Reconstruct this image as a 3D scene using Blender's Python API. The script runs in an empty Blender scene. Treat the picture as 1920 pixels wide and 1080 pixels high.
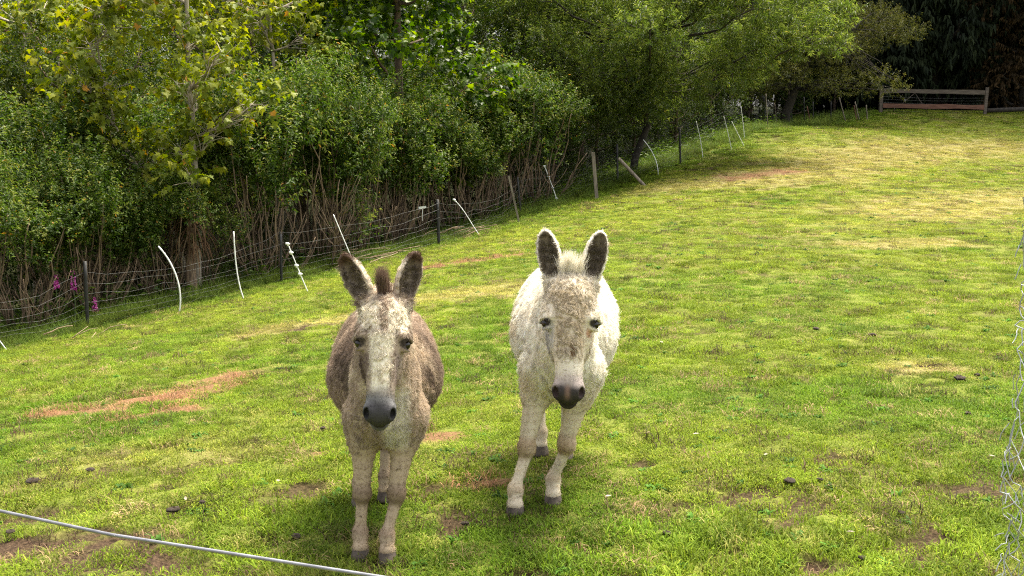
import bpy, math, random
import numpy as np
from mathutils import Vector, Matrix

# ------------------------------------------------------------------ camera, sky, sun, exposure
scene = bpy.context.scene
COL = scene.collection
R = math.radians
FPX, PITCH, CAMZ = 2050.0, R(8.3), 1.8
cam_d = bpy.data.cameras.new('camera')
cam_d.sensor_width = 36.0
cam_d.lens = 36.0 * FPX / 1920.0
cam_d.clip_start, cam_d.clip_end = 0.05, 2000.0
cam = bpy.data.objects.new('camera', cam_d)
COL.objects.link(cam)
cam.location = (0, 0, CAMZ)
cam.rotation_euler = (R(90) - PITCH, 0, 0)
scene.camera = cam

SUN_AZ, SUN_EL = R(38), R(66)          # azimuth measured from +Y (view direction) towards +X
world = bpy.data.worlds.new('World')
scene.world = world
world.use_nodes = True
nt = world.node_tree
bg = nt.nodes['Background']
sky = nt.nodes.new('ShaderNodeTexSky')
sky.sky_type = 'NISHITA'
sky.sun_disc = False
sky.sun_elevation = SUN_EL
sky.sun_rotation = SUN_AZ
sky.air_density, sky.dust_density, sky.ozone_density = 1.0, 5.0, 0.5
hz = nt.nodes.new('ShaderNodeHueSaturation')          # thin bright haze: a whiter sky than clear blue
hz.inputs['Saturation'].default_value = 0.22
nt.links.new(sky.outputs[0], hz.inputs['Color'])
nt.links.new(hz.outputs[0], bg.inputs[0])
bg.inputs[1].default_value = 0.135

sun_d = bpy.data.lights.new('sun', 'SUN')
sun_d.energy = 3.4
sun_d.angle = R(20)
sun_d.color = (1.0, 0.92, 0.73)
sun = bpy.data.objects.new('sun', sun_d)
COL.objects.link(sun)
sd = Vector((math.sin(SUN_AZ) * math.cos(SUN_EL), math.cos(SUN_AZ) * math.cos(SUN_EL), math.sin(SUN_EL)))
sun.rotation_euler = sd.to_track_quat('Z', 'Y').to_euler()
sun.location = (10, 10, 30)

vs = scene.view_settings
vs.view_transform = 'Standard'
vs.look = 'None'
vs.gamma = 1.0
vs.exposure = 1.65
scene.cycles.max_bounces = 7
scene.cycles.diffuse_bounces = 3
scene.cycles.glossy_bounces = 2
scene.cycles.transmission_bounces = 4
scene.cycles.transparent_max_bounces = 6
scene.cycles.use_denoising = False
scene.cycles.use_adaptive_sampling = False
scene.cycles.filter_width = 1.15
scene.cycles.caustics_reflective = False
scene.cycles.caustics_refractive = False

# ------------------------------------------------------------------ pixels of the photograph -> rays
CP, SP = math.cos(PITCH), math.sin(PITCH)
def ray(px, py):
    u, v = (px - 960.0) / FPX, (540.0 - py) / FPX
    return np.array([u, CP + v * SP, -SP + v * CP])
def at(px, py, Y):
    r = ray(px, py)
    return np.array([0, 0, CAMZ]) + r * (Y / r[1])

# ------------------------------------------------------------------ noise
class VNoise:
    def __init__(s, seed, n=128):
        s.n = n
        s.g = np.random.default_rng(seed).random((n, n)).astype(np.float32)
    def at(s, x, y):
        x, y = np.asarray(x, float), np.asarray(y, float)
        xi, yi = np.floor(x).astype(int), np.floor(y).astype(int)
        fx, fy = x - xi, y - yi
        fx, fy = fx * fx * (3 - 2 * fx), fy * fy * (3 - 2 * fy)
        n, g = s.n, s.g
        a, b = g[xi % n, yi % n], g[(xi + 1) % n, yi % n]
        c, d = g[xi % n, (yi + 1) % n], g[(xi + 1) % n, (yi + 1) % n]
        return (a * (1 - fx) + b * fx) * (1 - fy) + (c * (1 - fx) + d * fx) * fy
    def fbm(s, x, y, o=4):
        t, a, n = 0, 0.5, 0
        for i in range(o):
            t = t + a * s.at(x * 2 ** i + 17.3 * i, y * 2 ** i + 5.1 * i); n += a; a *= .5
        return t / n
N1, N2, N3 = VNoise(1), VNoise(2), VNoise(3)
def sstep(a, b, x):
    t = np.clip((x - a) / (b - a), 0, 1)
    return t * t * (3 - 2 * t)

# ------------------------------------------------------------------ lie of the land (thin plate through surveyed points)
CTRL = [tuple(at(*p)) for p in [(8, 655, 16.4), (163, 618, 17.5), (527, 532, 20.6), (823, 460, 24.0), (1117, 372, 28.6),
                                (1275, 308, 33.0), (1436, 240, 39.0), (1650, 209, 49.0), (1846, 213, 49.0),
                                (1880, 262, 40.5), (1880, 300, 34.5), (1880, 340, 28.5), (1880, 400, 21.8), (1880, 560, 11.5), (1500, 290, 33.5), (1500, 330, 28.0), (1500, 400, 21.0), (1700, 240, 43.0), (1150, 480, 15.5)]]
CTRL += [(-.6, 4.7, 0), (.2, 5.3, 0.0), (0, 0, 0.0), (-3, 2, -.12), (3, 2, .04), (-2.5, 7, -.20), (3.2, 7, .02),
         (28, 49, 2.6), (30, 36, 1.6), (22, 20, .5), (18, 64, 2.7), (45, 60, 3.2), (45, 20, 1.0), (20, 2, .1),
         (-12, 18, -2.0), (-6, 27, -1.7), (0, 37, -.7), (7, 48, 1.1), (-20, 28, -1.7), (-25, 55, 3.0), (-5, 62, 3.0), (-20, 3, -1.6), (-50, 30, 2), (0, 110, 4.0), (60, 110, 4), (-60, 110, 5)]
CTRL = np.array(CTRL)
def _phi(r2):
    return np.where(r2 > 1e-9, r2 * np.log(np.maximum(r2, 1e-9)), 0.0)
_n = len(CTRL)
_A = np.zeros((_n + 3, _n + 3))
_d2 = ((CTRL[:, None, :2] - CTRL[None, :, :2]) ** 2).sum(-1)
_A[:_n, :_n] = _phi(_d2) + np.eye(_n) * 6.0
_A[:_n, _n] = 1; _A[:_n, _n + 1:] = CTRL[:, :2]; _A[_n, :_n] = 1; _A[_n + 1:, :_n] = CTRL[:, :2].T
_w = np.linalg.solve(_A, np.concatenate([CTRL[:, 2], np.zeros(3)]))
def ground_z(x, y, bumps=True):
    x, y = np.asarray(x, float), np.asarray(y, float)
    z = _w[_n] + _w[_n + 1] * x + _w[_n + 2] * y
    for i in range(_n):
        z = z + _w[i] * _phi((x - CTRL[i, 0]) ** 2 + (y - CTRL[i, 1]) ** 2)
    if bumps:
        z = z + (N1.fbm(x * .8, y * .8, 3) - .5) * .055 + (N2.fbm(x * 4.5, y * 4.5, 3) - .5) * .035
    return z
Z0 = float(ground_z(-.6, 4.7, False))
def gz(x, y): return float(ground_z(x, y))
def ground_hit(px, py, ymin=1.0, ymax=120.0):
    r = ray(px, py)
    Y = np.linspace(ymin, ymax, 4000)
    P = np.array([0, 0, CAMZ])[None] + r[None] * (Y / r[1])[:, None]
    dz = P[:, 2] - ground_z(P[:, 0], P[:, 1])
    k = np.argmax(dz < 0)
    if not (dz < 0).any(): k = len(Y) - 1
    t = dz[k - 1] / (dz[k - 1] - dz[k] + 1e-9) if k > 0 else 0
    return P[k - 1] + (P[k] - P[k - 1]) * t if k > 0 else P[0]
FA, FB = np.array([-7.6, 16.4]), np.array([15.6, 48.2])   # the fence line, near end and far end
FDIR = (FB - FA) / np.linalg.norm(FB - FA)
FNRM = np.array([FDIR[1], -FDIR[0]])                          # towards the field
def fence_side(x, y):                                          # metres on the field side of the fence
    return (np.asarray(x) - FA[0]) * FNRM[0] + (np.asarray(y) - FA[1]) * FNRM[1]

# ------------------------------------------------------------------ mesh helpers
def mesh_from(name, V, F, smooth=False, attrs=None, colors=None):
    me = bpy.data.meshes.new(name)
    V = np.asarray(V, np.float32)
    if isinstance(F, np.ndarray):
        m, k = F.shape
        me.vertices.add(len(V)); me.vertices.foreach_set('co', V.ravel())
        me.loops.add(m * k); me.loops.foreach_set('vertex_index', F.astype(np.int32).ravel())
        me.polygons.add(m)
        me.polygons.foreach_set('loop_start', np.arange(0, m * k, k, dtype=np.int32))
        me.polygons.foreach_set('loop_total', np.full(m, k, np.int32))
    else:
        me.from_pydata([tuple(v) for v in V], [], F)
    for k, a in (attrs or {}).items():
        at_ = me.attributes.new(k, 'FLOAT', 'POINT'); at_.data.foreach_set('value', np.asarray(a, np.float32))
    for k, a in (colors or {}).items():
        a = np.asarray(a, np.float32)
        if a.shape[1] == 3: a = np.concatenate([a, np.ones((len(a), 1), np.float32)], 1)
        at_ = me.attributes.new(k, 'FLOAT_COLOR', 'POINT'); at_.data.foreach_set('color', a.ravel())
    me.update(calc_edges=True)
    me.validate()
    if smooth:
        me.polygons.foreach_set('use_smooth', np.ones(len(me.polygons), bool))
    return me
def link(name, data, mat=None, parent=None, label=None, cat=None, group=None, kind=None, loc=None):
    o = bpy.data.objects.new(name, data); COL.objects.link(o)
    if mat is not None and data is not None and len(data.materials) == 0: data.materials.append(mat)
    if parent: o.parent = parent
    if loc is not None: o.location = loc
    return tag(o, label, cat, group, kind)
def tag(o, label=None, cat=None, group=None, kind=None):
    for k, v in (('label', label), ('category', cat), ('group', group), ('kind', kind)):
        if v: o[k] = v
    return o
class MB:
    """collects tubes and boxes for one mesh"""
    def __init__(s): s.V, s.F, s.n = [], [], 0
    def add(s, V, F):
        s.V.append(np.asarray(V, float)); s.F.extend([tuple(i + s.n for i in f) for f in F]); s.n += len(V); return s
    def tube(s, P, r, k=6, cap=True):
        P = np.asarray(P, float); m = len(P)
        r = np.full(m, r, float) if np.isscalar(r) else np.asarray(r, float)
        T = np.gradient(P, axis=0); T /= np.linalg.norm(T, axis=1)[:, None] + 1e-9
        ref = np.array([0, 0, 1.0]) if abs(T[:, 2]).mean() < .8 else np.array([1.0, 0, 0])
        A = np.cross(T, ref); A /= np.linalg.norm(A, axis=1)[:, None] + 1e-9
        B = np.cross(T, A)
        th = np.arange(k) * 2 * math.pi / k
        V = P[:, None] + r[:, None, None] * (np.cos(th)[None, :, None] * A[:, None] + np.sin(th)[None, :, None] * B[:, None])
        F = [(i * k + j, i * k + (j + 1) % k, (i + 1) * k + (j + 1) % k, (i + 1) * k + j) for i in range(m - 1) for j in range(k)]
        if cap: F += [tuple(range(k))[::-1], tuple((m - 1) * k + j for j in range(k))]
        return s.add(V.reshape(-1, 3), F)
    def box(s, c, h, rot=None, jit=0, rng=None):
        V = np.array([[x, y, z] for x in (-1, 1) for y in (-1, 1) for z in (-1, 1)], float) * np.asarray(h)
        if jit: V += rng.normal(0, jit, V.shape)
        if rot is not None: V = V @ np.asarray(rot).T
        return s.add(V + np.asarray(c), [(0, 1, 3, 2), (4, 6, 7, 5), (0, 4, 5, 1), (2, 3, 7, 6), (0, 2, 6, 4), (1, 5, 7, 3)])
    def mesh(s, name, smooth=True): return mesh_from(name, np.concatenate(s.V), s.F, smooth)

# ------------------------------------------------------------------ materials
def new_mat(name):
    m = bpy.data.materials.new(name); m.use_nodes = True
    t = m.node_tree; b = t.nodes['Principled BSDF']
    return m, t, b
def nd(t, typ, **kw):
    n = t.nodes.new(typ)
    for k, v in kw.items(): setattr(n, k, v)
    return n
def ramp(t, fac, stops):
    r = nd(t, 'ShaderNodeValToRGB')
    e = r.color_ramp.elements
    while len(e) < len(stops): e.new(.5)
    for i, (p, c) in enumerate(stops): e[i].position = p; e[i].color = (*c, 1)
    t.links.new(fac, r.inputs[0]); return r.outputs[0]
def noise_out(t, scale, detail=4, coord='Object', vec=None):
    n = nd(t, 'ShaderNodeTexNoise'); n.inputs['Scale'].default_value = scale; n.inputs['Detail'].default_value = detail
    if vec is None:
        c = nd(t, 'ShaderNodeTexCoord'); vec = c.outputs[coord]
    t.links.new(vec, n.inputs['Vector']); return n.outputs['Fac']
def bump(t, b, h, strength=.5, dist=.01):
    n = nd(t, 'ShaderNodeBump'); n.inputs['Strength'].default_value = strength; n.inputs['Distance'].default_value = dist
    t.links.new(h, n.inputs['Height']); t.links.new(n.outputs[0], b.inputs['Normal'])
def simple_mat(name, c1, c2, scale=8, rough=.8, bumps=.4, bd=.01, metal=0, detail=5, stretch=None):
    m, t, b = new_mat(name)
    vec = None
    if stretch:
        c = nd(t, 'ShaderNodeTexCoord'); mp = nd(t, 'ShaderNodeMapping'); mp.inputs['Scale'].default_value = stretch
        t.links.new(c.outputs['Object'], mp.inputs[0]); vec = mp.outputs[0]
    f = noise_out(t, scale, detail, vec=vec)
    t.links.new(ramp(t, f, [(.3, c1), (.7, c2)]), b.inputs['Base Color'])
    b.inputs['Roughness'].default_value = rough; b.inputs['Metallic'].default_value = metal
    if bumps: bump(t, b, f, bumps, bd)
    return m
def leaf_mat(name, stops, rough=.45, trans=.4, spec=.4):
    """leaf colour from the per-leaf random attribute, thin translucent blade"""
    m, t, b = new_mat(name)
    a = nd(t, 'ShaderNodeAttribute', attribute_name='rnd')
    c = ramp(t, a.outputs['Fac'], stops)
    t.links.new(c, b.inputs['Base Color'])
    b.inputs['Roughness'].default_value = rough
    b.inputs['Specular IOR Level'].default_value = spec
    tr = nd(t, 'ShaderNodeBsdfTranslucent'); mix = nd(t, 'ShaderNodeMixShader'); mix.inputs[0].default_value = trans
    hs = nd(t, 'ShaderNodeHueSaturation'); hs.inputs['Saturation'].default_value = 1.1; hs.inputs['Value'].default_value = 1.7
    t.links.new(c, hs.inputs['Color']); t.links.new(hs.outputs[0], tr.inputs[0])
    t.links.new(b.outputs[0], mix.inputs[1]); t.links.new(tr.outputs[0], mix.inputs[2])
    t.links.new(mix.outputs[0], t.nodes['Material Output'].inputs[0])
    return m
# ------------------------------------------------------------------ worn, dry and muddy patches of the field (shared by soil and grass)
def _seg(x, y, P, r):
    d = np.full(np.shape(x), 9.0)
    for a, b in zip(P[:-1], P[1:]):
        ab = b - a; t = np.clip(((x - a[0]) * ab[0] + (y - a[1]) * ab[1]) / (ab @ ab + 1e-9), 0, 1)
        d = np.minimum(d, np.hypot(x - a[0] - t * ab[0], y - a[1] - t * ab[1]) / r)
    return d
def _pts(L): return [ground_hit(*p)[:2] for p in L]
HAY = [(_pts([(60, 780), (230, 766)]), .10), (_pts([(260, 752), (330, 742), (390, 726), (450, 704)]), .27), (_pts([(250, 782), (330, 770)]), .16), (_pts([(790, 504), (860, 494), (950, 482)]), .32),
       (_pts([(800, 822), (860, 819)]), .05), (_pts([(880, 908), (950, 902)]), .035), (_pts([(595, 852), (625, 850)]), .04), (_pts([(1380, 334), (1470, 322)]), .5)]
DRY = [(_pts([(1480, 325), (1600, 300), (1750, 280), (1900, 272)]), 2.2), (_pts([(1600, 460), (1760, 455)]), .5), (_pts([(1250, 350), (1420, 340), (1560, 330)]), 1.2),
       (_pts([(1700, 400), (1910, 370)]), 1.6), (_pts([(500, 620), (640, 600)]), .45), (_pts([(1720, 690), (1760, 690)]), .3), (_pts([(820, 560), (940, 545)]), .6)]
MUD = [(_pts([(-60, 1060), (30, 1040), (150, 1085)]), .34), (_pts([(120, 1010), (260, 1030)]), .07), (_pts([(300, 1060), (420, 1075)]), .08), (_pts([(180, 985), (210, 983)]), .05), (_pts([(1090, 965), (1160, 965)]), .06), (_pts([(1190, 935), (1270, 940)]), .08), (_pts([(1060, 1040), (1150, 1045)]), .06),
       (_pts([(380, 870), (470, 865)]), .06), (_pts([(250, 925), (300, 915)]), .05), (_pts([(90, 960), (160, 950)]), .07), (_pts([(640, 900), (600, 930)]), .05), (_pts([(820, 1030), (880, 1020)]), .05), (_pts([(1330, 1030), (1400, 1040)]), .06), (_pts([(480, 1000), (520, 1010)]), .05), (_pts([(1010, 985), (960, 975)]), .05), (_pts([(930, 1000), (980, 985)]), .05), (_pts([(1540, 1060), (1600, 1065)]), .07), (_pts([(1740, 685), (1770, 690)]), .12),
       (_pts([(40, 905), (75, 905)]), .05), (_pts([(310, 965), (380, 945)]), .04), (_pts([(150, 850), (215, 853)]), .05), (_pts([(550, 740), (560, 745)]), .06), (_pts([(1620, 870), (1650, 868)]), .07),
       (_pts([(1300, 318), (1370, 312)]), .5), (_pts([(720, 1050), (700, 1062)]), .05), (_pts([(1470, 905), (1490, 906)]), .06), (_pts([(600, 610), (545, 618)]), .18), (_pts([(1420, 985), (1440, 990)]), .05)]
def masks(x, y):
    x, y = np.asarray(x, float), np.asarray(y, float)
    n = N1.fbm(x * 2.2, y * 2.2, 4) - .5; n2 = N3.fbm(x * 9, y * 9, 3) - .5
    hay, dry, mud = (np.zeros(x.shape) for _ in range(3))
    for P, r in HAY: hay = np.maximum(hay, 1 - sstep(.55, 1.25, _seg(x, y, P, r) + n * 1.8 + n2 * 1.7))
    for P, r in DRY: dry = np.maximum(dry, 1 - sstep(.3, 1.5, _seg(x, y, P, r) + n * 1.6 + n2 * .6))
    for P, r in MUD: mud = np.maximum(mud, 1 - sstep(.6, 1.3, _seg(x, y, P, r) + n * 2.2 + n2 * 3.2))
    big = N2.fbm(x * .22 + 3, y * .22, 3); fine = N3.fbm(x * 1.1, y * 1.1, 4)
    dry = np.maximum(dry, .5 * sstep(.52, .74, fine) * sstep(.35, .65, big))
    spots = sstep(.60, .70, N1.fbm(x * 4.2 + 40, y * 4.2 + 9, 4) + .03 * sstep(7, 4.5, y)) * (.6 + .4 * sstep(9, 4, y))
    mud = np.maximum(mud, spots * (fence_side(x, y) > 0))
    worn = np.clip(sstep(.25, .7, N2.fbm(x * 1.7 + 8, y * 1.7, 3)) * sstep(7.0, 4.2, y) * sstep(1.2, -2.2, x) * .9, 0, 1)
    return hay, dry, mud, worn

def build_ground():
    def axis(a, fine0, fine1, b, s0, g):
        L = list(np.arange(fine0, fine1, s0)); st = s0; p = fine1
        while p < b: L.append(p); st *= g; p += st
        st = s0; p = fine0
        while p > a: st *= g; p -= st; L.insert(0, p)
        return np.array(L)
    X = axis(-160, -5, 6, 160, .06, 1.06); Y = axis(-12, 3.2, 11, 230, .05, 1.035)
    gx, gy = np.meshgrid(X, Y, indexing='ij'); nx, ny = gx.shape
    x, y = gx.ravel(), gy.ravel()
    z = ground_z(np.clip(x, -70, 70), np.clip(y, -20, 110))
    hay, dry, mud, worn = masks(x, y)
    z = z - mud * .035 + hay * .008 + mud * (N3.fbm(x * 14, y * 14, 3) - .5) * .05
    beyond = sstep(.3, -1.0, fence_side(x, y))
    i = np.arange(nx * ny).reshape(nx, ny)
    F = np.stack([i[:-1, :-1], i[1:, :-1], i[1:, 1:], i[:-1, 1:]], -1).reshape(-1, 4)
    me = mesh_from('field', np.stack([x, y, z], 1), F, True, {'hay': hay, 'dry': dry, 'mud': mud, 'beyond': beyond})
    m, t, b = new_mat('turf_soil')
    def attr(n): return nd(t, 'ShaderNodeAttribute', attribute_name=n).outputs['Fac']
    def mix(f, a, c):
        k = nd(t, 'ShaderNodeMix', data_type='RGBA'); t.links.new(f, k.inputs[0])
        for s, q in ((a, 6), (c, 7)):
            if isinstance(s, tuple): k.inputs[q].default_value = (*s, 1)
            else: t.links.new(s, k.inputs[q])
        return k.outputs[2]
    n1, n2, n3 = noise_out(t, 7, 8), noise_out(t, 60, 6), noise_out(t, 240, 3)
    green = ramp(t, n1, [(.30, (.10, .12, .018)), (.55, (.17, .19, .03)), (.75, (.24, .21, .06))])
    green = mix(ramp(t, n2, [(.35, (0, 0, 0)), (.75, (.8, .8, .8))]), green, (.085, .11, .02))
    c = mix(attr('dry'), green, ramp(t, n2, [(.3, (.16, .15, .05)), (.7, (.30, .25, .10))]))
    c = mix(attr('hay'), c, ramp(t, n3, [(.3, (.09, .05, .025)), (.7, (.26, .15, .075))]))
    c = mix(attr('mud'), c, ramp(t, n2, [(.3, (.022, .014, .009)), (.7, (.10, .064, .038))]))
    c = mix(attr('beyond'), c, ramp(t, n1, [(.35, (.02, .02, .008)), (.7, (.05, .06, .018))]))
    t.links.new(c, b.inputs['Base Color']); b.inputs['Roughness'].default_value = .95
    b.inputs['Specular IOR Level'].default_value = .1
    bump(t, b, n2, .9, .03)
    return link('field', me, m, kind='structure')
build_ground()

# ------------------------------------------------------------------ grass: tufts of real blades scattered over the field
def blade_patch(name, rng, nb, rad, lmin, lmax, wid, bend, dryf=.12):
    a, rr = rng.random(nb) * 6.283, np.sqrt(rng.random(nb)) * rad
    base = np.stack([np.cos(a) * rr, np.sin(a) * rr, np.full(nb, -.006)], 1)
    L = lmin + (lmax - lmin) * rng.random(nb) ** 1.6; th = rng.random(nb) * 6.283
    lean = bend * (.35 + rng.random(nb))
    d = np.stack([np.cos(th), np.sin(th)], 1); s = np.stack([-d[:, 1], d[:, 0]], 1)
    V, nseg = [], 3
    for k in range(nseg + 1):
        q = k / nseg
        ang = lean * q
        out = L * (np.sin(ang) * q * .85); up = L * (q * np.cos(ang * .75))
        c = base + np.stack([d[:, 0] * out, d[:, 1] * out, up], 1)
        if k == nseg: V.append(c[:, None])
        else:
            w = wid * (1 - .55 * q) * (.7 + .6 * rng.random(nb)) * .5
            o = np.stack([s[:, 0] * w, s[:, 1] * w, np.zeros(nb)], 1)
            V.append(np.stack([c - o, c + o], 1))
    V = np.concatenate(V, 1)
    nv = V.shape[1]
    f = []
    for k in range(nseg - 1): f += [(2 * k, 2 * k + 1, 2 * k + 3), (2 * k, 2 * k + 3, 2 * k + 2)]
    f.append((2 * nseg - 2, 2 * nseg - 1, 2 * nseg))
    F = (np.array(f)[None] + (np.arange(nb) * nv)[:, None, None]).reshape(-1, 3)
    rnd = np.where(rng.random(nb) < dryf, .93 + .07 * rng.random(nb), .85 * rng.random(nb))
    me = mesh_from(name, V.reshape(-1, 3), F, False, {'rnd': np.repeat(rnd, nv)})
    return me
def grass_mat():
    m, t, b = new_mat('grass_blades')
    ic = nd(t, 'ShaderNodeAttribute', attribute_name='tint', attribute_type='INSTANCER')
    a = nd(t, 'ShaderNodeAttribute', attribute_name='rnd')
    v = ramp(t, a.outputs['Fac'], [(0, (.55, .62, .45)), (.45, (.95, 1.0, .8)), (.86, (1.2, 1.15, 1.0)), (.93, (1.6, 1.35, 1.6)), (1, (1.75, 1.4, 1.9))])
    mu = nd(t, 'ShaderNodeMix', data_type='RGBA', blend_type='MULTIPLY'); mu.inputs[0].default_value = 1
    t.links.new(ic.outputs['Color'], mu.inputs[6]); t.links.new(v, mu.inputs[7])
    t.links.new(mu.outputs[2], b.inputs['Base Color'])
    b.inputs['Roughness'].default_value = .65; b.inputs['Specular IOR Level'].default_value = .15
    tr = nd(t, 'ShaderNodeBsdfTranslucent'); t.links.new(mu.outputs[2], tr.inputs[0])
    mix = nd(t, 'ShaderNodeMixShader'); mix.inputs[0].default_value = .4
    t.links.new(b.outputs[0], mix.inputs[1]); t.links.new(tr.outputs[0], mix.inputs[2])
    t.links.new(mix.outputs[0], t.nodes['Material Output'].inputs[0])
    return m
MGRASS = grass_mat()
def scatter(name, pts, rot, scl, idx, tint, meshes, mat, label, cat):
    """one stuff object: tufts instanced on its points by geometry nodes"""
    me = bpy.data.meshes.new(name); n = len(pts)
    me.vertices.add(n); me.vertices.foreach_set('co', np.asarray(pts, np.float32).ravel())
    a = me.attributes.new('rot', 'FLOAT_VECTOR', 'POINT'); a.data.foreach_set('vector', np.asarray(rot, np.float32).ravel())
    a = me.attributes.new('scl', 'FLOAT_VECTOR', 'POINT'); a.data.foreach_set('vector', np.asarray(scl, np.float32).ravel())
    a = me.attributes.new('idx', 'INT', 'POINT'); a.data.foreach_set('value', np.asarray(idx, np.int32))
    a = me.attributes.new('tint', 'FLOAT_COLOR', 'POINT')
    a.data.foreach_set('color', np.concatenate([tint, np.ones((n, 1))], 1).astype(np.float32).ravel())
    col = bpy.data.collections.new(name + '_tufts')
    for k, q in enumerate(meshes):
        q.materials.append(mat) if len(q.materials) == 0 else None
        col.objects.link(bpy.data.objects.new('%s_tuft_%02d' % (name, k), q))
    g = bpy.data.node_groups.new(name + '_scatter', 'GeometryNodeTree')
    g.interface.new_socket('Geometry', in_out='INPUT', socket_type='NodeSocketGeometry')
    g.interface.new_socket('Geometry', in_out='OUTPUT', socket_type='NodeSocketGeometry')
    gi, go = g.nodes.new('NodeGroupInput'), g.nodes.new('NodeGroupOutput')
    ci = g.nodes.new('GeometryNodeCollectionInfo'); ci.inputs['Collection'].default_value = col
    ci.inputs['Separate Children'].default_value = True; ci.inputs['Reset Children'].default_value = True
    ip = g.nodes.new('GeometryNodeInstanceOnPoints'); ip.inputs['Pick Instance'].default_value = True
    def na(nm, ty):
        x = g.nodes.new('GeometryNodeInputNamedAttribute'); x.data_type = ty; x.inputs[0].default_value = nm
        return [s for s in x.outputs if s.enabled][0]
    g.links.new(gi.outputs[0], ip.inputs['Points']); g.links.new(ci.outputs[0], ip.inputs['Instance'])
    g.links.new(na('idx', 'INT'), ip.inputs['Instance Index'])
    g.links.new(na('rot', 'FLOAT_VECTOR'), ip.inputs['Rotation']); g.links.new(na('scl', 'FLOAT_VECTOR'), ip.inputs['Scale'])
    g.links.new(ip.outputs[0], go.inputs[0])
    o = link(name, me, None, None, label, cat, None, 'stuff')
    md = o.modifiers.new('scatter', 'NODES'); md.node_group = g
    return o
def slope_rot(x, y, rng):
    e = .3
    dx = (ground_z(x + e, y, False) - ground_z(x - e, y, False)) / (2 * e); dy = (ground_z(x, y + e, False) - ground_z(x, y - e, False)) / (2 * e)
    return np.stack([np.arctan(dy), -np.arctan(dx), rng.random(len(x)) * 6.283], 1)
def build_grass():
    rng = np.random.default_rng(7)
    # 0-4 turf, 5-6 lusher tufts, 7-8 hay/straw litter
    protos = [blade_patch('turf', rng, 150, .10, .009, .029, .0042, 1.35, .04 + .035 * q_) for q_ in range(5)]
    protos += [blade_patch('lush', rng, 120, .09, .02, .065, .0048, 1.2, .08) for _ in range(2)]
    protos += [blade_patch('straw', rng, 60, .11, .03, .10, .0035, 2.2, .5) for _ in range(2)]
    protos += [blade_patch('rosette', rng, 13, .03, .025, .055, .017, 2.0, .0) for _ in range(2)]     # 9-10 clover and dock rosettes
    # density falls with distance as the turf closes up
    P = []
    for d0, d1, dens in [(3.4, 6, 330), (6, 9, 250), (9, 14, 150), (14, 22, 95), (22, 34, 60), (34, 52, 36)]:
        n = int(dens * (d1 - d0) * (1.12 * (d0 + d1) / 2 + 2.4)); y = d0 + (d1 - d0) * rng.random(n)
        w = .56 * y + 1.2; x = (rng.random(n) * 2 - 1) * w
        P.append(np.stack([x, y], 1))
    P = np.concatenate(P); x, y = P[:, 0], P[:, 1]
    hay, dry, mud, worn = masks(x, y)
    fs = fence_side(x, y)
    keep = (rng.random(len(x)) > np.clip(mud, 0, .88)) & (rng.random(len(x)) > worn * .55) & (fs > -.4) & (rng.random(len(x)) > hay * .8) & (y < 50.5)
    x, y, hay, dry, mud, worn, fs = (a[keep] for a in (x, y, hay, dry, mud, worn, fs))
    n = len(x)
    lushn = N1.fbm(x * .9 + 5, y * .9, 3)
    idx = rng.integers(0, 5, n)
    lush = (sstep(.52, .66, lushn) * .22 + sstep(1.6, .3, fs) * .9 + sstep(5.2, 4.2, y) * .25) > rng.random(n)
    lush &= (dry < .4)
    idx[lush] = rng.integers(5, 7, lush.sum())
    st = (rng.random(n) < hay * .9) | (rng.random(n) < .045 + .10 * worn)
    idx[st] = rng.integers(7, 9, st.sum())
    ro = (rng.random(n) < .035) & ~st; idx[ro] = rng.integers(9, 11, ro.sum())
    fleck = st & (hay < .3) & (rng.random(n) < .55)
    g1, g2, gy, gd = np.array([.135, .225, .016]), np.array([.205, .275, .022]), np.array([.335, .355, .045]), np.array([.40, .345, .10])
    k = N2.fbm(x * .7, y * .7, 4); k2 = N3.fbm(x * 3, y * 3, 3)
    t = g1 + (g2 - g1) * sstep(.3, .65, k)[:, None]
    t = t + (gy - t) * (sstep(7, 22, y) * .55 * sstep(.2, .6, k2))[:, None]
    t = t + (gd - t) * (dry * .75)[:, None]
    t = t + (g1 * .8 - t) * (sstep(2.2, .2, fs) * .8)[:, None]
    t[st] = (np.array([.28, .225, .10])[None] + np.array([.045, -.03, -.01])[None] * (hay[st] > .3)[:, None]) * (.6 + .6 * rng.random(st.sum()))[:, None]
    t[ro] = np.array([.075, .17, .022]); t[fleck] = np.array([.06, .038, .022])
    tan = (rng.random(n) < .07) & ~ro & ~st
    t[tan] = t[tan] * .45 + np.array([.36, .29, .12])[None] * .55
    t *= (.5 + .8 * rng.random(n))[:, None] * (.85 + .3 * sstep(.3, .7, N1.fbm(x * 6, y * 6, 3)))[:, None]
    s = (.8 + .5 * rng.random(n)) * (1 + sstep(8, 40, y) * .9)
    sz = s * (.75 + .5 * rng.random(n)) * (1 - .35 * np.maximum(dry, worn)) * (1 - .25 * sstep(8, 40, y))
    z = ground_z(x, y) - mud * .02
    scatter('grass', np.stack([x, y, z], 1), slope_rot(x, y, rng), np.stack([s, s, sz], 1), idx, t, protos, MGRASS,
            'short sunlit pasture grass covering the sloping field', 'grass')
    # long grass under the fence and hedge
    protos = [blade_patch('long', rng, 70, .13, .12, .42, .007, 1.2, .1) for _ in range(4)]
    n = 15000
    t_ = rng.random(n) * 44 - 4; off = -3.6 + 4.0 * rng.random(n) ** .8
    x = FA[0] + FDIR[0] * t_ + FNRM[0] * off; y = FA[1] + FDIR[1] * t_ + FNRM[1] * off
    edge = .15 + (N1.fbm(x * .6, y * .6, 3) - .5) * .9
    keep = (off < edge) & (rng.random(n) < .4 + .9 * N2.fbm(x * .8, y * .8, 3)) & (rng.random(n) > sstep(22, 40, t_) * .75)
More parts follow.
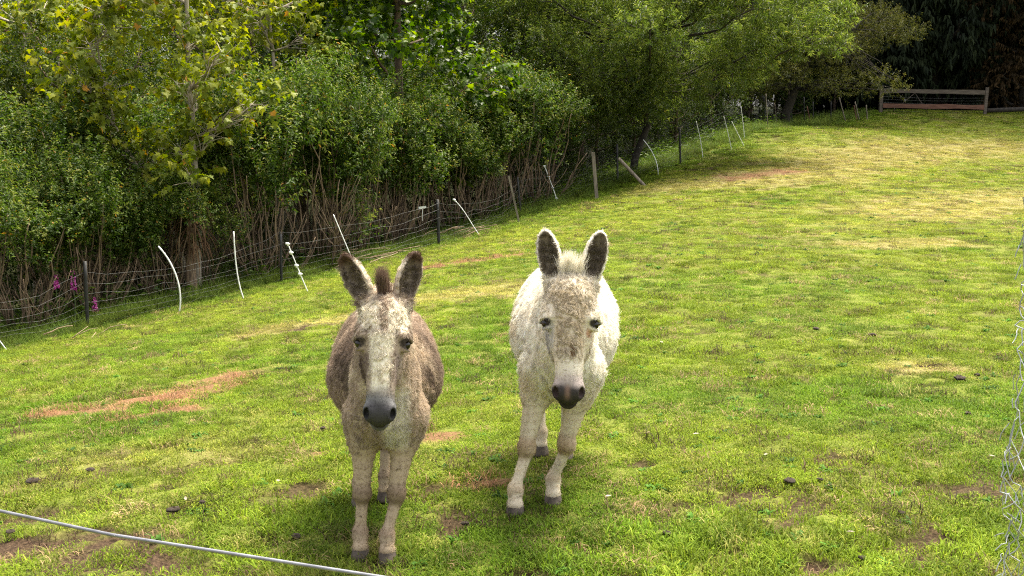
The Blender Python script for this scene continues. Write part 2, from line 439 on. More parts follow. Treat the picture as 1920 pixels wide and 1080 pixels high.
    x, y, off = x[keep], y[keep], off[keep]; n = len(x)
    s = (.55 + .6 * rng.random(n)) * (1 - .45 * sstep(-.4, .3, off))
    tint = np.array([.10, .165, .03])[None] * (.6 + .8 * rng.random(n))[:, None] + np.array([.05, .02, .0])[None] * rng.random(n)[:, None]
    scatter('long_grass', np.stack([x, y, ground_z(x, y)], 1), slope_rot(x, y, rng), np.stack([s, s, s], 1), rng.integers(0, 4, n), tint, protos, MGRASS,
            'long uncut grass growing through the netting fence under the hedge', 'grass')
build_grass()
# ------------------------------------------------------------------ donkeys: one continuous skin from a blended distance field, fur as hair curves
def surface_nets(f, org, h):
    nx, ny, nz = f.shape
    ins = f < 0
    c = [(i, j, k) for i in (0, 1) for j in (0, 1) for k in (0, 1)]
    cnt = sum(ins[i:nx - 1 + i, j:ny - 1 + j, k:nz - 1 + k].astype(np.int8) for i, j, k in c)
    act = (cnt > 0) & (cnt < 8)
    I = np.argwhere(act)
    vid = np.full(act.shape, -1, np.int32); vid[act] = np.arange(len(I))
    acc = np.zeros((len(I), 3)); num = np.zeros(len(I))
    for a in range(8):
        for b in range(a + 1, 8):
            d = np.array(c[b]) - np.array(c[a])
            if np.abs(d).sum() != 1: continue
            fa = f[I[:, 0] + c[a][0], I[:, 1] + c[a][1], I[:, 2] + c[a][2]]; fb = f[I[:, 0] + c[b][0], I[:, 1] + c[b][1], I[:, 2] + c[b][2]]
            m = (fa < 0) != (fb < 0)
            t = np.where(m, fa / np.where(m, fa - fb, 1), 0)
            acc += m[:, None] * (np.array(c[a])[None] + t[:, None] * d[None]); num += m
    V = org + h * (I + acc / num[:, None])
    Q = []
    for ax in range(3):
        sl0 = [slice(1, -1)] * 3; sl1 = [slice(1, -1)] * 3
        sl0[ax] = slice(0, -1); sl1[ax] = slice(1, None)
        a, b = ins[tuple(sl0)], ins[tuple(sl1)]
        E = np.argwhere(a != b); flip = a[tuple(E.T)]
        off = np.array([1, 1, 1]); off[ax] = 0
        E = E + off
        u, v = (ax + 1) % 3, (ax + 2) % 3
        def q(du, dv):
            X = E.copy(); X[:, u] -= du; X[:, v] -= dv
            return vid[X[:, 0], X[:, 1], X[:, 2]]
        q4 = np.stack([q(1, 1), q(0, 1), q(0, 0), q(1, 0)], 1)
        q4[~flip] = q4[~flip][:, ::-1]
        Q.append(q4)
    return V, np.concatenate(Q)
class Field:
    def __init__(s, lo, hi, h):
        s.lo, s.h = np.array(lo, float), h
        s.n = np.ceil((np.array(hi) - s.lo) / h).astype(int) + 1
        s.f = np.full(s.n, .08, np.float32)
    def _box(s, lo, hi):
        a = np.clip(np.floor((lo - s.lo) / s.h).astype(int), 0, s.n - 1); b = np.clip(np.ceil((hi - s.lo) / s.h).astype(int) + 1, 1, s.n)
        sl = tuple(slice(i, j) for i, j in zip(a, b))
        g = np.meshgrid(*[(s.lo[k] + s.h * np.arange(a[k], b[k])).astype(np.float32) for k in range(3)], indexing='ij')
        return sl, np.stack(g, -1)
    @staticmethod
    def smin(a, b, k):
        q = np.maximum(k - np.abs(a - b), 0) / k
        return np.minimum(a, b) - q * q * k * .25
    def cone(s, a, b, ra, rb, k=.04, cut=False):
        a, b = np.array(a, np.float32), np.array(b, np.float32); m = max(ra, rb) + k + .06
        sl, p = s._box(np.minimum(a, b) - m, np.maximum(a, b) + m)
        ab = b - a; t = np.clip(((p - a) @ ab) / (ab @ ab + 1e-9), 0, 1)
        d = np.linalg.norm(p - a - t[..., None] * ab, axis=-1) - (ra + (rb - ra) * t)
        s.f[sl] = -s.smin(-s.f[sl], d, k) if cut else s.smin(s.f[sl], d, k)
    def ell_d(s, p, c, r, B):
        q = (p - np.array(c, np.float32))
        if B is not None: q = q @ np.array(B, np.float32).T
        r = np.array(r, np.float32)
        k0 = np.linalg.norm(q / r, axis=-1); k1 = np.linalg.norm(q / (r * r), axis=-1) + 1e-6
        return k0 * (k0 - 1) / k1
    def ell(s, c, r, B=None, k=.04, cut=False):
        m = max(r) + k + .06; c = np.array(c, float)
        sl, p = s._box(c - m, c + m); d = s.ell_d(p, c, r, B)
        s.f[sl] = -s.smin(-s.f[sl], d, k) if cut else s.smin(s.f[sl], d, k)
    def ear(s, E, base, ew, el=1.0, k=.02):
        base = np.array(base, float); m = .36
        sl, p = s._box(base - m, base + m)
        out = s.ell_d(p, base + E[1] * .115 * el, (ew, .132 * el, .037), E)
        # hollow on the opening side
        hol = s.ell_d(p, base + E[1] * .130 * el + E[2] * .030, (ew - .010, .112 * el, .040), E)
        root = np.linalg.norm(p - (base + E[1] * .0).astype(np.float32), axis=-1) - .036
        d = np.maximum(out, -hol); d = s.smin(d, root, .03)
        s.f[sl] = s.smin(s.f[sl], d, k)
def unit(v): v = np.array(v, float); return v / np.linalg.norm(v)

def hair_object(name, roots, pts, rad, col, mat, parent):
    """pts (n,k,3)"""
    n, k = pts.shape[:2]
    cu = bpy.data.hair_curves.new(name); cu.add_curves([k] * n)
    cu.position_data.foreach_set('vector', pts.astype(np.float32).ravel())
    a = cu.attributes.get('radius') or cu.attributes.new('radius', 'FLOAT', 'POINT'); a.data.foreach_set('value', rad.astype(np.float32).ravel())
    a = cu.attributes.new('coat', 'FLOAT_COLOR', 'POINT')
    c4 = np.concatenate([np.repeat(col[:, None], k, 1), np.ones((n, k, 1))], 2)
    a.data.foreach_set('color', c4.astype(np.float32).ravel())
    return link(name, cu, mat, parent)
def coat_mat():
    m, t, b = new_mat('donkey_coat')
    a = nd(t, 'ShaderNodeAttribute', attribute_name='coat')
    t.links.new(a.outputs['Color'], b.inputs['Base Color']); b.inputs['Roughness'].default_value = .75; b.inputs['Specular IOR Level'].default_value = .2
    tr = nd(t, 'ShaderNodeBsdfTranslucent'); t.links.new(a.outputs['Color'], tr.inputs[0])
    mix = nd(t, 'ShaderNodeMixShader'); mix.inputs[0].default_value = .28
    t.links.new(b.outputs[0], mix.inputs[1]); t.links.new(tr.outputs[0], mix.inputs[2])
    m2, t2, b2 = new_mat('donkey_skin')
    a2 = nd(t2, 'ShaderNodeAttribute', attribute_name='coat'); t2.links.new(a2.outputs['Color'], b2.inputs['Base Color'])
    b2.inputs['Roughness'].default_value = .7; b2.inputs['Specular IOR Level'].default_value = .25
    bump(t2, b2, noise_out(t2, 160, 4), .35, .004)
    t.links.new(mix.outputs[0], t.nodes['Material Output'].inputs[0])
    return m, m2
MCOAT, MSKIN = coat_mat()
MEYE = simple_mat('donkey_eye', (.006, .004, .003), (.014, .008, .005), 30, .14, 0)
MHOOF = simple_mat('donkey_hoof', (.04, .030, .022), (.12, .09, .068), 30, .75, .6, .004)
cur = bpy.context.scene.cycles_curves if hasattr(bpy.context.scene, 'cycles_curves') else None

def nz3(p, s, seed=0):
    """cheap 3D noise 0..1"""
    N = (N1, N2, N3)
    return (N[seed % 3].fbm(p[:, 0] * s + 3.1, p[:, 2] * s + p[:, 1] * s * .37, 3) + N[(seed + 1) % 3].fbm(p[:, 1] * s, p[:, 2] * s * .9 + p[:, 0] * s * .5 + 9, 3)) * .5
def lerp(a, b, t): return a + (np.asarray(b)[None] - a) * np.clip(t, 0, 1)[:, None]
def band(x, a, b, c, d): return sstep(a, b, x) * (1 - sstep(c, d, x))

def coat_brown(C):
    p, hx, hs, hn, head, ear = C['p'], C['hx'], C['hs'], C['hn'], C['head'], C['ear']
    ax = np.abs(hx)
    n, n2, n4 = nz3(p, 7), nz3(p, 26, 1), nz3(p, 16, 2)
    c = np.array([.15, .108, .08])[None] + (np.array([.36, .27, .20]) - np.array([.15, .108, .08]))[None] * sstep(.36, .60, n)[:, None]
    c = lerp(c, (.48, .385, .29), sstep(.24, .08, p[:, 1]) * (.5 + .8 * (n - .3)))
    c = lerp(c, (.66, .57, .44), sstep(.48, .57, n4) * sstep(.66, .80, p[:, 2]) * sstep(.25, .05, p[:, 1]) * .8)             # cream tufts on neck and withers
    c = lerp(c, (.46, .365, .26), sstep(.0, .10, p[:, 0]) * (1 - sstep(.25, .4, p[:, 1])) * .7 * sstep(.42, .56, n4))      # sunlit right side of the neck, painted paler into the coat
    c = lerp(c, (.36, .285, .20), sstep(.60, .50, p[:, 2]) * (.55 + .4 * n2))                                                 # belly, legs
    c = lerp(c, (.66, .61, .52), band(p[:, 0], -.03, .01, .08, .11) * sstep(.05, -.03, p[:, 1]) * band(p[:, 2], .43, .50, .74, .82) * .9)
    leg = sstep(.52, .44, p[:, 2])
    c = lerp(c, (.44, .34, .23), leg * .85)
    c = lerp(c, (.14, .09, .055), leg * band(p[:, 2], .215, .245, .295, .34) * (.35 + .6 * n2))
    c = lerp(c, (.22, .15, .10), band(p[:, 2], .10, .115, .13, .155) * .6)
    c = lerp(c, (.44, .33, .215), sstep(.10, .06, p[:, 2]) * (.4 + .5 * n2))
    h = np.tile(np.array([.36, .28, .215]), (len(p), 1))
    h = lerp(h, (.84, .76, .62), band(ax + .03 * (n2 - .5), .008, .022, .080, .10) * band(hs + .05 * (n4 - .5), -.03, .02, .105, .14))
    h = lerp(h, (.46, .36, .27), sstep(.020, .006, ax) * band(hs, -.04, 0, .12, .16))
    bl = sstep(.010, -.010, np.abs(hx + .003) - (.044 - .06 * (hs - .16)) + .02 * (n2 - .5)) * band(hs + .03 * (n2 - .5), .11, .15, .35, .41) * sstep(.0, .025, hn)
    h = lerp(h, (.84, .77, .63), bl)
    h = lerp(h, (.40, .31, .19), bl * sstep(.024, .006, ax) * band(hs, .18, .24, .33, .38) * sstep(.4, .65, nz3(p, 70, 2)) * .7)
    side_ = band(ax, .044, .056, .2, .3)
    h = lerp(h, (.15, .105, .085), side_ * band(hs, .20, .23, .29, .35) * (hx < 0) * .9)
    h = lerp(h, (.27, .205, .175), side_ * band(hs, .20, .24, .32, .38) * (hx > 0))
    h = lerp(h, (.52, .42, .32), sstep(.03, -.03, hn) * band(hs, .0, .06, .30, .38) * (hx > 0) * .7)
    h = lerp(h, (.06, .045, .04), sstep(.034, .022, np.sqrt((ax - .092) ** 2 + ((hs - .175) * 1.25) ** 2)) * sstep(-.012, .006, hn))
    h = lerp(h, (.16, .155, .155), sstep(.34, .42, hs + .04 * (n2 - .5)))
    h = lerp(h, (.045, .042, .046), sstep(.405, .445, hs - .02 * sstep(.03, .06, ax) + .02 * (n2 - .5)) * sstep(-.05, -.02, hn))
    h = lerp(h, (.006, .005, .006), C['nostril'])
    h = lerp(h, (.46, .42, .35), sstep(-.055, -.075, hn) * sstep(.40, .43, hs))
    h = lerp(h, (.02, .015, .015), C['mouth'])
    c = c * (1 - head[:, None]) + h * head[:, None]
    e = lerp(np.tile(np.array([.58, .50, .39]), (len(p), 1)), (.15, .115, .085), C['ear_in'] * (.75 + .35 * n2))
    e = lerp(e, (.26, .19, .14), sstep(.06, .02, C['ear_l']))
    e = lerp(e, (.075, .042, .025), sstep(.180, .215, C['ear_l']))
    return c * (1 - ear[:, None]) + e * ear[:, None]
def coat_white(C):
    p, hx, hs, hn, head, ear = C['p'], C['hx'], C['hs'], C['hn'], C['head'], C['ear']
    ax = np.abs(hx)
    n, n2 = nz3(p, 9), nz3(p, 30, 1)
    c = np.array([.84, .785, .67])[None] + np.zeros((len(p), 1))
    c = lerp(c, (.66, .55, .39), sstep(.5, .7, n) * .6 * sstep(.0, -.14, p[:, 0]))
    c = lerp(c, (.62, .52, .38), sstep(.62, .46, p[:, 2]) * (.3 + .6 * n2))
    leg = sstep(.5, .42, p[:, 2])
    c = lerp(c, (.62, .53, .39), leg * .7)
    c = lerp(c, (.34, .235, .135), leg * band(p[:, 2], .215, .25, .30, .345) * (.5 + .6 * n2))
    c = lerp(c, (.45, .34, .22), band(p[:, 2], .09, .11, .125, .16) * .6)
    c = lerp(c, (.62, .53, .40), sstep(.11, .06, p[:, 2]) * (.3 + .5 * n2))
    h = np.tile(np.array([.76, .69, .57]), (len(p), 1))
    h = lerp(h, (.56, .46, .32), band(hs, -.04, .05, .26, .40) * sstep(.105, .03, ax) * (.5 + .6 * sstep(.3, .65, n2)))
    h = lerp(h, (.22, .14, .075), sstep(.026, .012, ax) * band(hs, .26, .29, .31, .34) * sstep(.4, .55, nz3(p, 60, 2)))
    h = lerp(h, (.46, .44, .43), band(ax, .05, .065, .3, .4) * band(hs, .16, .19, .24, .33) * (hx < 0) * .8)
    h = lerp(h, (.05, .042, .04), sstep(.027, .018, np.sqrt((ax - .092) ** 2 + ((hs - .176) * 1.3) ** 2)) * sstep(-.010, .006, hn))
    h = lerp(h, (.50, .24, .17), sstep(.015, .005, np.sqrt((hx - .068) ** 2 + ((hs - .215) * .6) ** 2)) * .75)
    h = lerp(h, (.46, .385, .345), sstep(.36, .43, hs + .05 * (n2 - .5)))
    h = lerp(h, (.14, .115, .11), sstep(.40, .46, hs + .05 * (n2 - .5)) * sstep(-.06, -.03, hn) * .75)
    h = lerp(h, (.04, .033, .032), sstep(.435, .465, hs + .04 * (n2 - .5)) * sstep(-.07, -.04, hn))
    h = lerp(h, (.30, .18, .14), sstep(.016, .002, np.abs(hx + .004)) * band(hs, .43, .46, .49, .51) * .55)
    h = lerp(h, (.035, .02, .018), C['nostril'])
    h = lerp(h, (.02, .015, .015), C['mouth'])
    c = c * (1 - head[:, None]) + h * head[:, None]
    e = lerp(np.tile(np.array([.78, .73, .63]), (len(p), 1)), (.15, .12, .085), C['ear_in'])
    e = lerp(e, (.42, .36, .28), sstep(.05, .01, C['ear_l']) * .6)
    return c * (1 - ear[:, None]) + e * ear[:, None]

def build_donkey(name, label, loc, rotz, S, feet, hind, yaw, pollP, axis, headyaw, ears, coat, seed, curl, nhair, mane, hw=1.0, hl=1.0, bw=1.0, ew=.047, lid=0.0, el_=1.0, cx=0.0):
    rng = np.random.default_rng(seed)
    F = Field((-.42, -.66, .035), (.46, 1.14, 1.46), .0066)
    cy, sy = math.cos(yaw), math.sin(yaw)
    def T(p): x, y, z = p; return (cx + cy * x + sy * (y - .05), -sy * x + cy * (y - .05) + .05, z)
    TB = np.array([[cy, -sy, 0], [sy, cy, 0], [0, 0, 1.0]])
    # trunk
    F.ell(T((0, .50, .685)), (.262 * bw, .36, .200), TB, .05); F.ell(T((0, .46, .775)), (.185 * bw, .42, .205), TB, .09); F.ell(T((0, .46, .64)), (.215 * bw, .28, .165), TB, .06)
    F.ell(T((0, .05, .69)), (.114, .18, .215), TB, .07)
    for s in (-1, 1):
        F.ell(T((s * .082, .09, .66)), (.058, .12, .19), TB, .03)
        F.ell(T((s * .105, .80, .70)), (.11, .20, .20), TB, .08)
    F.ell(T((0, .80, .765)), (.195, .24, .205), TB, .08)
    F.cone(T((0, .07, .925)), T((0, .5, .915)), .060, .065, .08)
    F.cone(T((0, 1.0, .86)), T((0, 1.06, .55)), .035, .02, .03); F.cone(T((0, 1.06, .55)), T((0, 1.05, .36)), .018, .032, .02)
    # head frame
    P = np.array(pollP, float); a = unit(axis)
    side = np.array([math.cos(headyaw), math.sin(headyaw), 0.0]); side = unit(side - a * (a @ side))
    nrm = np.cross(side, a)
    if nrm[1] > 0: nrm = -nrm
    B = np.stack([side, a, nrm])
    def HW(s): return hw + (1 - hw) * float(sstep(.2, .42, s))
    def H(x, s, n): return P + side * (x * HW(s)) + a * (s * hl) + nrm * n
    def HR(s, r): return (r[0] * HW(s), r[1] * hl, r[2])
    # neck
    F.cone(T((0, .06, .79)), P + np.array([0, .085, -.035]), .118, .080, .07)
    F.cone(T((0, .04, .90)), P + np.array([0, .10, .0]), .085, .065, .06)
    F.cone(T((0, .0, .68)), P + np.array([0, .07, -.14]), .108, .062, .07)
    # legs
    for i, (s, (fx, fy)) in enumerate(zip((-1, 1), feet)):
        tx, ty, _ = T((s * .092, .06, .55)); kx, ky = tx + (fx - tx) * .55, ty + (fy - ty) * .45 - .008
        F.cone((tx, ty, .60), (tx + (kx - tx) * .3, ty, .50), .088, .064, .06); F.cone((tx + (kx - tx) * .25, ty, .51), (kx, ky, .295), .056, .031, .03)
        F.ell((kx, ky - .004, .275), (.041, .042, .044), None, .018)
        F.cone((kx, ky, .26), (fx, fy + .008, .115), .026, .0205, .014); F.ell((fx, fy + .012, .103), (.033, .038, .034), None, .025)
        F.cone((fx, fy + .008, .10), (fx, fy - .014, .05), .025, .033, .012)
    for s, (fx, fy) in zip((-1, 1), hind):
        tx, ty, _ = T((s * .12, .80, .70)); sx, sy_, _ = T((s * .125, .70, .53))
        hx_, hy_ = fx + s * .008, fy + .10
        F.cone((tx, ty, .70), (sx, sy_, .54), .13, .09, .06); F.cone((sx, sy_, .54), (hx_, hy_, .37), .08, .036, .05)
        F.ell((hx_, hy_ + .004, .355), (.031, .046, .05), None, .03)
        F.cone((hx_, hy_, .34), (fx, fy + .012, .115), .029, .024, .02); F.ell((fx, fy + .014, .105), (.031, .037, .036), None, .025)
        F.cone((fx, fy + .01, .10), (fx, fy - .012, .05), .026, .033, .02)
    # head
    F.ell(H(0, .075, -.015), HR(.075, (.088, .125, .092)), B, .04)
    F.ell(H(0, .06, .035), HR(.06, (.066, .085, .05)), B, .04)
    for s in (-1, 1):
        F.ell(H(s * .040, .185, -.055), HR(.185, (.046, .135, .085)), B, .04)
        F.ell(H(s * .072, .142, .022), HR(.142, (.036, .052, .038)), B, .03)
    F.cone(H(0, .14, .022), H(0, .42, .012), .070, .050, .03)
    F.cone(H(0, .16, .045), H(0, .40, .030), .044, .034, .025)
    F.cone(H(0, .22, -.06), H(0, .43, -.025), .055, .040, .03)
    F.ell(H(0, .455, .008), HR(.455, (.058, .062, .056)), B, .025)
    for s in (-1, 1):
        F.ell(H(s * .034, .462, .030), HR(.462, (.029, .036, .032)), B, .018)
        F.cone(H(s * .070, .142 + lid, .056), H(s * .106, .150 + lid, .010), .016, .013, .014)      # upper lid and brow
        F.cone(H(s * .080, .198 - lid * .3, .036), H(s * .098, .196, .006), .008, .007, .010)
    F.ell(H(0, .478, -.045), HR(.478, (.040, .050, .030)), B, .012)
    for s in (-1, 1):
        F.ell(H(s * .0500, .470, .044), HR(.470, (.0115, .022, .019)), B, .008, True)
        F.ell(H(s * .102, .172, .032), HR(.172, (.016, .014, .022)), B, .006, True)
        F.cone(H(s * .0, .535, -.022), H(s * .048, .475, -.030), .0035, .0035, .008, True)
    EB = []
    for s, (ed, opn) in zip((-1, 1), ears):
        l = unit(ed); o = np.array(opn, float); o = unit(o - l * (l @ o)); w = np.cross(l, o)
        E = np.stack([w, l, o]); base = H(s * .062, -.010, -.012)
        F.ear(E, base, ew, el_); EB.append((base, E))
    V, Q = surface_nets(F.f, F.lo, F.h)
    # keep only the main body, relax the staircase
    adj = np.concatenate([Q[:, [0, 1]], Q[:, [1, 2]], Q[:, [2, 3]], Q[:, [3, 0]]])
    deg = np.bincount(adj[:, 0], minlength=len(V)) + np.bincount(adj[:, 1], minlength=len(V))
    for lam in (.5, -.52, .5, -.52):
        S_ = np.zeros_like(V)
        for k in range(3):
            S_[:, k] = np.bincount(adj[:, 0], V[adj[:, 1], k], len(V)) + np.bincount(adj[:, 1], V[adj[:, 0], k], len(V))
        V = V + lam * (S_ / np.maximum(deg, 1)[:, None] - V)
    def coords(p):
        q = (p - P) @ B.T; q[:, 1] /= hl; q[:, 0] /= hw + (1 - hw) * sstep(.2, .42, q[:, 1])
        C = {'p': p, 'hx': q[:, 0], 'hs': q[:, 1], 'hn': q[:, 2]}
        C['head'] = sstep(-.05, .0, q[:, 1] + .25 * np.clip(q[:, 2] + .1, -.3, .0) * 1.2) * sstep(-.17, -.13, q[:, 2]) * (np.abs(q[:, 0]) < .17)
        ear = np.zeros(len(p)); el = np.zeros(len(p)); ei = np.zeros(len(p))
        for base, E in EB:
            e = (p - base) @ E.T
            m = (e[:, 1] > .012) & (np.abs(e[:, 0]) < .07) & (np.abs(e[:, 2]) < .07) & (q[:, 1] < .02)
            ear = np.where(m, sstep(.012, .04, e[:, 1]), ear); el = np.where(m, e[:, 1] / el_, el)
            hol = np.sqrt((e[:, 0] / (ew - .006)) ** 2 + ((e[:, 1] - .130 * el_) / (.119 * el_)) ** 2 + ((e[:, 2] - .030) / .046) ** 2)
            ei = np.where(m, sstep(1.03, .97, hol), ei)
        C['ear'], C['ear_l'], C['ear_in'] = ear, el, ei
        C['nostril'] = sstep(1.25, .95, np.sqrt(((np.abs(q[:, 0]) - .0500) / .0125) ** 2 + ((q[:, 1] - .470) / .023) ** 2 + ((q[:, 2] - .044) / .021) ** 2))
        mx = np.abs(q[:, 0]) / .048
        md = np.sqrt((q[:, 2] + .022 + .008 * mx) ** 2 + (np.minimum(q[:, 1] - (.525 - .05 * mx), 0) * 1.0) ** 2)
        C['mouth'] = sstep(.008, .004, md) * (np.abs(q[:, 0]) < .05) * (q[:, 1] > .46)
        return C
    root = link(name, None, label=label, cat='donkey', loc=loc); root.rotation_euler = (0, 0, rotz); root.scale = (S, S, S)
    root.empty_display_size = .3
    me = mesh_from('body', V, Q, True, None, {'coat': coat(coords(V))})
    body = link('body', me, MSKIN, root)
    # fur
    vn = np.zeros(3 * len(V), np.float32); me.vertices.foreach_get('normal', vn); vn = vn.reshape(-1, 3)
    tri = np.concatenate([Q[:, [0, 1, 2]], Q[:, [0, 2, 3]]])
    ar = np.linalg.norm(np.cross(V[tri[:, 1]] - V[tri[:, 0]], V[tri[:, 2]] - V[tri[:, 0]]), axis=1)
    cen = V[tri].mean(1); Cq = coords(cen)
    wgt = ar * (1 + 1.6 * Cq['head'] + 1.2 * Cq['ear']) * np.where(cen[:, 1] > .75, .45, 1)
    pick = rng.choice(len(tri), nhair, p=wgt / wgt.sum())
    u, v = rng.random(nhair), rng.random(nhair); fl = u + v > 1; u[fl], v[fl] = 1 - u[fl], 1 - v[fl]
    t3 = tri[pick]
    rp = V[t3[:, 0]] * (1 - u - v)[:, None] + V[t3[:, 1]] * u[:, None] + V[t3[:, 2]] * v[:, None]
    rn = vn[t3[:, 0]]
    C = coords(rp)
    L = np.full(nhair, .027)
    L = np.where(rp[:, 2] < .52, .027 + (.009 - .027) * sstep(.55, .44, rp[:, 2]), L)
    L = np.where(rp[:, 2] < .12, .011, L)
    ax = np.abs(C['hx'])
    face = .007 + .020 * band(C['hs'], -.2, -.1, .09, .17) + (.010 + .006 * curl) * band(C['hs'], .1, .15, .30, .36) * sstep(.055, .035, ax) + .012 * sstep(.0, -.06, C['hn']) * sstep(.42, .3, C['hs'])
    face = np.where(C['hs'] > .38, .0075 - .003 * sstep(.38, .46, C['hs']), face)
    L = L * (1 - C['head']) + face * C['head']
    L = np.where(C['ear'] > .5, .0065 + .009 * C['ear_in'] * (C['ear_l'] < .17), L)
    dark = np.maximum(C['nostril'], C['mouth'])
    eye = np.minimum(*[np.linalg.norm(rp - H(s * .095, .173, .024), axis=1) for s in (-1, 1)])
    ok = (L > .003) & (dark < .3) & (eye > .021)
    rp, rn, L = rp[ok], rn[ok], L[ok]; C = {k: q[ok] for k, q in C.items()}; n = len(rp)
    L = L * (.6 + .7 * rng.random(n))
    flow = np.tile(np.array([0, .55, -.8]), (n, 1))
    flow = flow * (1 - C['head'][:, None]) + (a - nrm * .1)[None] * C['head'][:, None]
    for (base, E), s in zip(EB, (-1, 1)):
        m = (C['ear'] > .3) & (np.linalg.norm(rp - base - E[1] * .11, axis=1) < .16); flow[m] = E[1]
    cell = np.where((C['head'] > .5), .016, .034)
    key = np.floor(rp / cell[:, None] + rng.normal(0, .18, (n, 3))).astype(np.int64)
    hsh = (key[:, 0] * 73856093 ^ key[:, 1] * 19349663 ^ key[:, 2] * 83492791) % 65536
    tab = rng.normal(0, 1, (65536, 3)); cv = tab[hsh]
    woolly = np.clip(.35 + curl * C['head'] * sstep(.36, .28, C['hs']), 0, 1.2)
    flow = flow + cv * (.35 + .75 * woolly)[:, None]
    flow = flow - rn * (flow * rn).sum(1)[:, None]; flow /= np.linalg.norm(flow, axis=1)[:, None] + 1e-9
    lift = .42 + .18 * rng.random(n) + .15 * C['ear']
    d0 = rn * lift[:, None] + flow * (1 - lift)[:, None] + rng.normal(0, .10, (n, 3)); d0 /= np.linalg.norm(d0, axis=1)[:, None]
    K = 5; pts = np.zeros((n, K, 3)); pts[:, 0] = rp - rn * .002
    d = d0.copy(); curlax = np.cross(rn, flow) * np.sign(tab[hsh][:, :1])
    cc = (key + .5) * cell[:, None]
    for k in range(1, K):
        q = k / (K - 1)
        d = d + flow * .25 + np.array([0, 0, -.10])[None] + curlax * (woolly * .5 * math.sin(q * 5))[:, None] + rng.normal(0, .06, (n, 3))
        d /= np.linalg.norm(d, axis=1)[:, None]
        pts[:, k] = pts[:, k - 1] + d * (L / (K - 1))[:, None]
    tipc = cc + (rn * .6 + flow * .6) * L[:, None]
    off = tipc - pts[:, -1]; off -= rn * (off * rn).sum(1)[:, None]
    pts += off[:, None] * (np.linspace(0, 1, K) ** 1.5)[None, :, None] * .6
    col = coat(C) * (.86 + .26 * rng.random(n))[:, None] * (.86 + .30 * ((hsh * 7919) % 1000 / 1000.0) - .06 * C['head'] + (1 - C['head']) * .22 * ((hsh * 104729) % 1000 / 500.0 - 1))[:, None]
    rad = np.linspace(1, .25, K)[None] * (.00075 + .0004 * rng.random(n))[:, None]
    hair_object('fur', rp, pts, rad, np.clip(col, 0, .9), MCOAT, body)
    # mane and forelock: stiff upright hair
    M = mane
    nm = M['n']; tt = rng.random(nm) ** M.get('bias', 1.0)
    p0 = H(0, -.005, .03); p1 = P + np.array([0, .17, -.005]); p2 = np.array(T((0, .05, .975)))
    b = p0 * ((1 - tt) ** 2)[:, None] + p1 * (2 * tt * (1 - tt))[:, None] + p2 * (tt ** 2)[:, None]
    b = b + np.array([0, 0, .055])[None] * (np.sin(tt * math.pi) ** .7)[:, None] * .6
    wx = rng.normal(0, M['w'], nm); b[:, 0] += wx
    dm = np.stack([wx * M['splay'] + rng.normal(0, .09, nm), rng.normal(M['back'], .10, nm), np.ones(nm)], 1); dm /= np.linalg.norm(dm, axis=1)[:, None]
    Lm = M['len'] * (.35 + .75 * rng.random(nm)) * (.28 + .72 * np.exp(-tt / M['tuft']))
    pm = np.zeros((nm, 5, 3)); pm[:, 0] = b - dm * .02
    hk = np.floor(b[:, 0] / .012 + 50).astype(int) * 31 + np.floor(b[:, 1] / .012 + 50).astype(int); tb = rng.normal(0, .16, (9000, 3))[hk % 9000]
    for k in range(1, 5):
        dm = dm + tb * .45 + rng.normal(0, .04, (nm, 3)); dm /= np.linalg.norm(dm, axis=1)[:, None]
        pm[:, k] = pm[:, k - 1] + dm * (Lm / 4)[:, None]
    cm = np.array(M['c0'])[None] + (np.array(M['c1']) - np.array(M['c0']))[None] * rng.random(nm)[:, None]
    hair_object('mane', b, pm, np.linspace(1, .25, 5)[None] * np.full((nm, 1), .0007), cm, MCOAT, body)
    # eyes
    for s in (-1, 1):
        th, ph = np.meshgrid(np.linspace(0, math.pi, 11), np.linspace(0, 2 * math.pi, 16, endpoint=False), indexing='ij')
        W = np.stack([np.sin(th) * np.cos(ph), np.sin(th) * np.sin(ph), np.cos(th)], -1).reshape(-1, 3) * .0188
        Fq = [(i * 16 + j, i * 16 + (j + 1) % 16, (i + 1) * 16 + (j + 1) % 16, (i + 1) * 16 + j) for i in range(10) for j in range(16)]
        link('eye', mesh_from('eye', W + H(s * .0885, .173, .0175), Fq, True), MEYE, root)
    # hooves
    for (fx, fy) in list(feet) + list(hind):
        rings = [(0.0, .043, .050, -.020), (.012, .0415, .048, -.017), (.042, .035, .039, -.010), (.056, .031, .034, -.006)]
        W, k = [], 14
        for z, rx, ry, oy in rings:
            for j in range(k):
                t = 2 * math.pi * j / k; W.append((fx + rx * math.sin(t), fy + oy - ry * math.cos(t) * (1 if math.cos(t) > 0 else .75), z))
        Fq = [(i * k + j, (i + 1) * k + j, (i + 1) * k + (j + 1) % k, i * k + (j + 1) % k) for i in range(3) for j in range(k)] + [tuple(range(k)), tuple(3 * k + j for j in range(k))[::-1]]
        link('hoof', mesh_from('hoof', W, Fq, True), MHOOF, root)
    return root

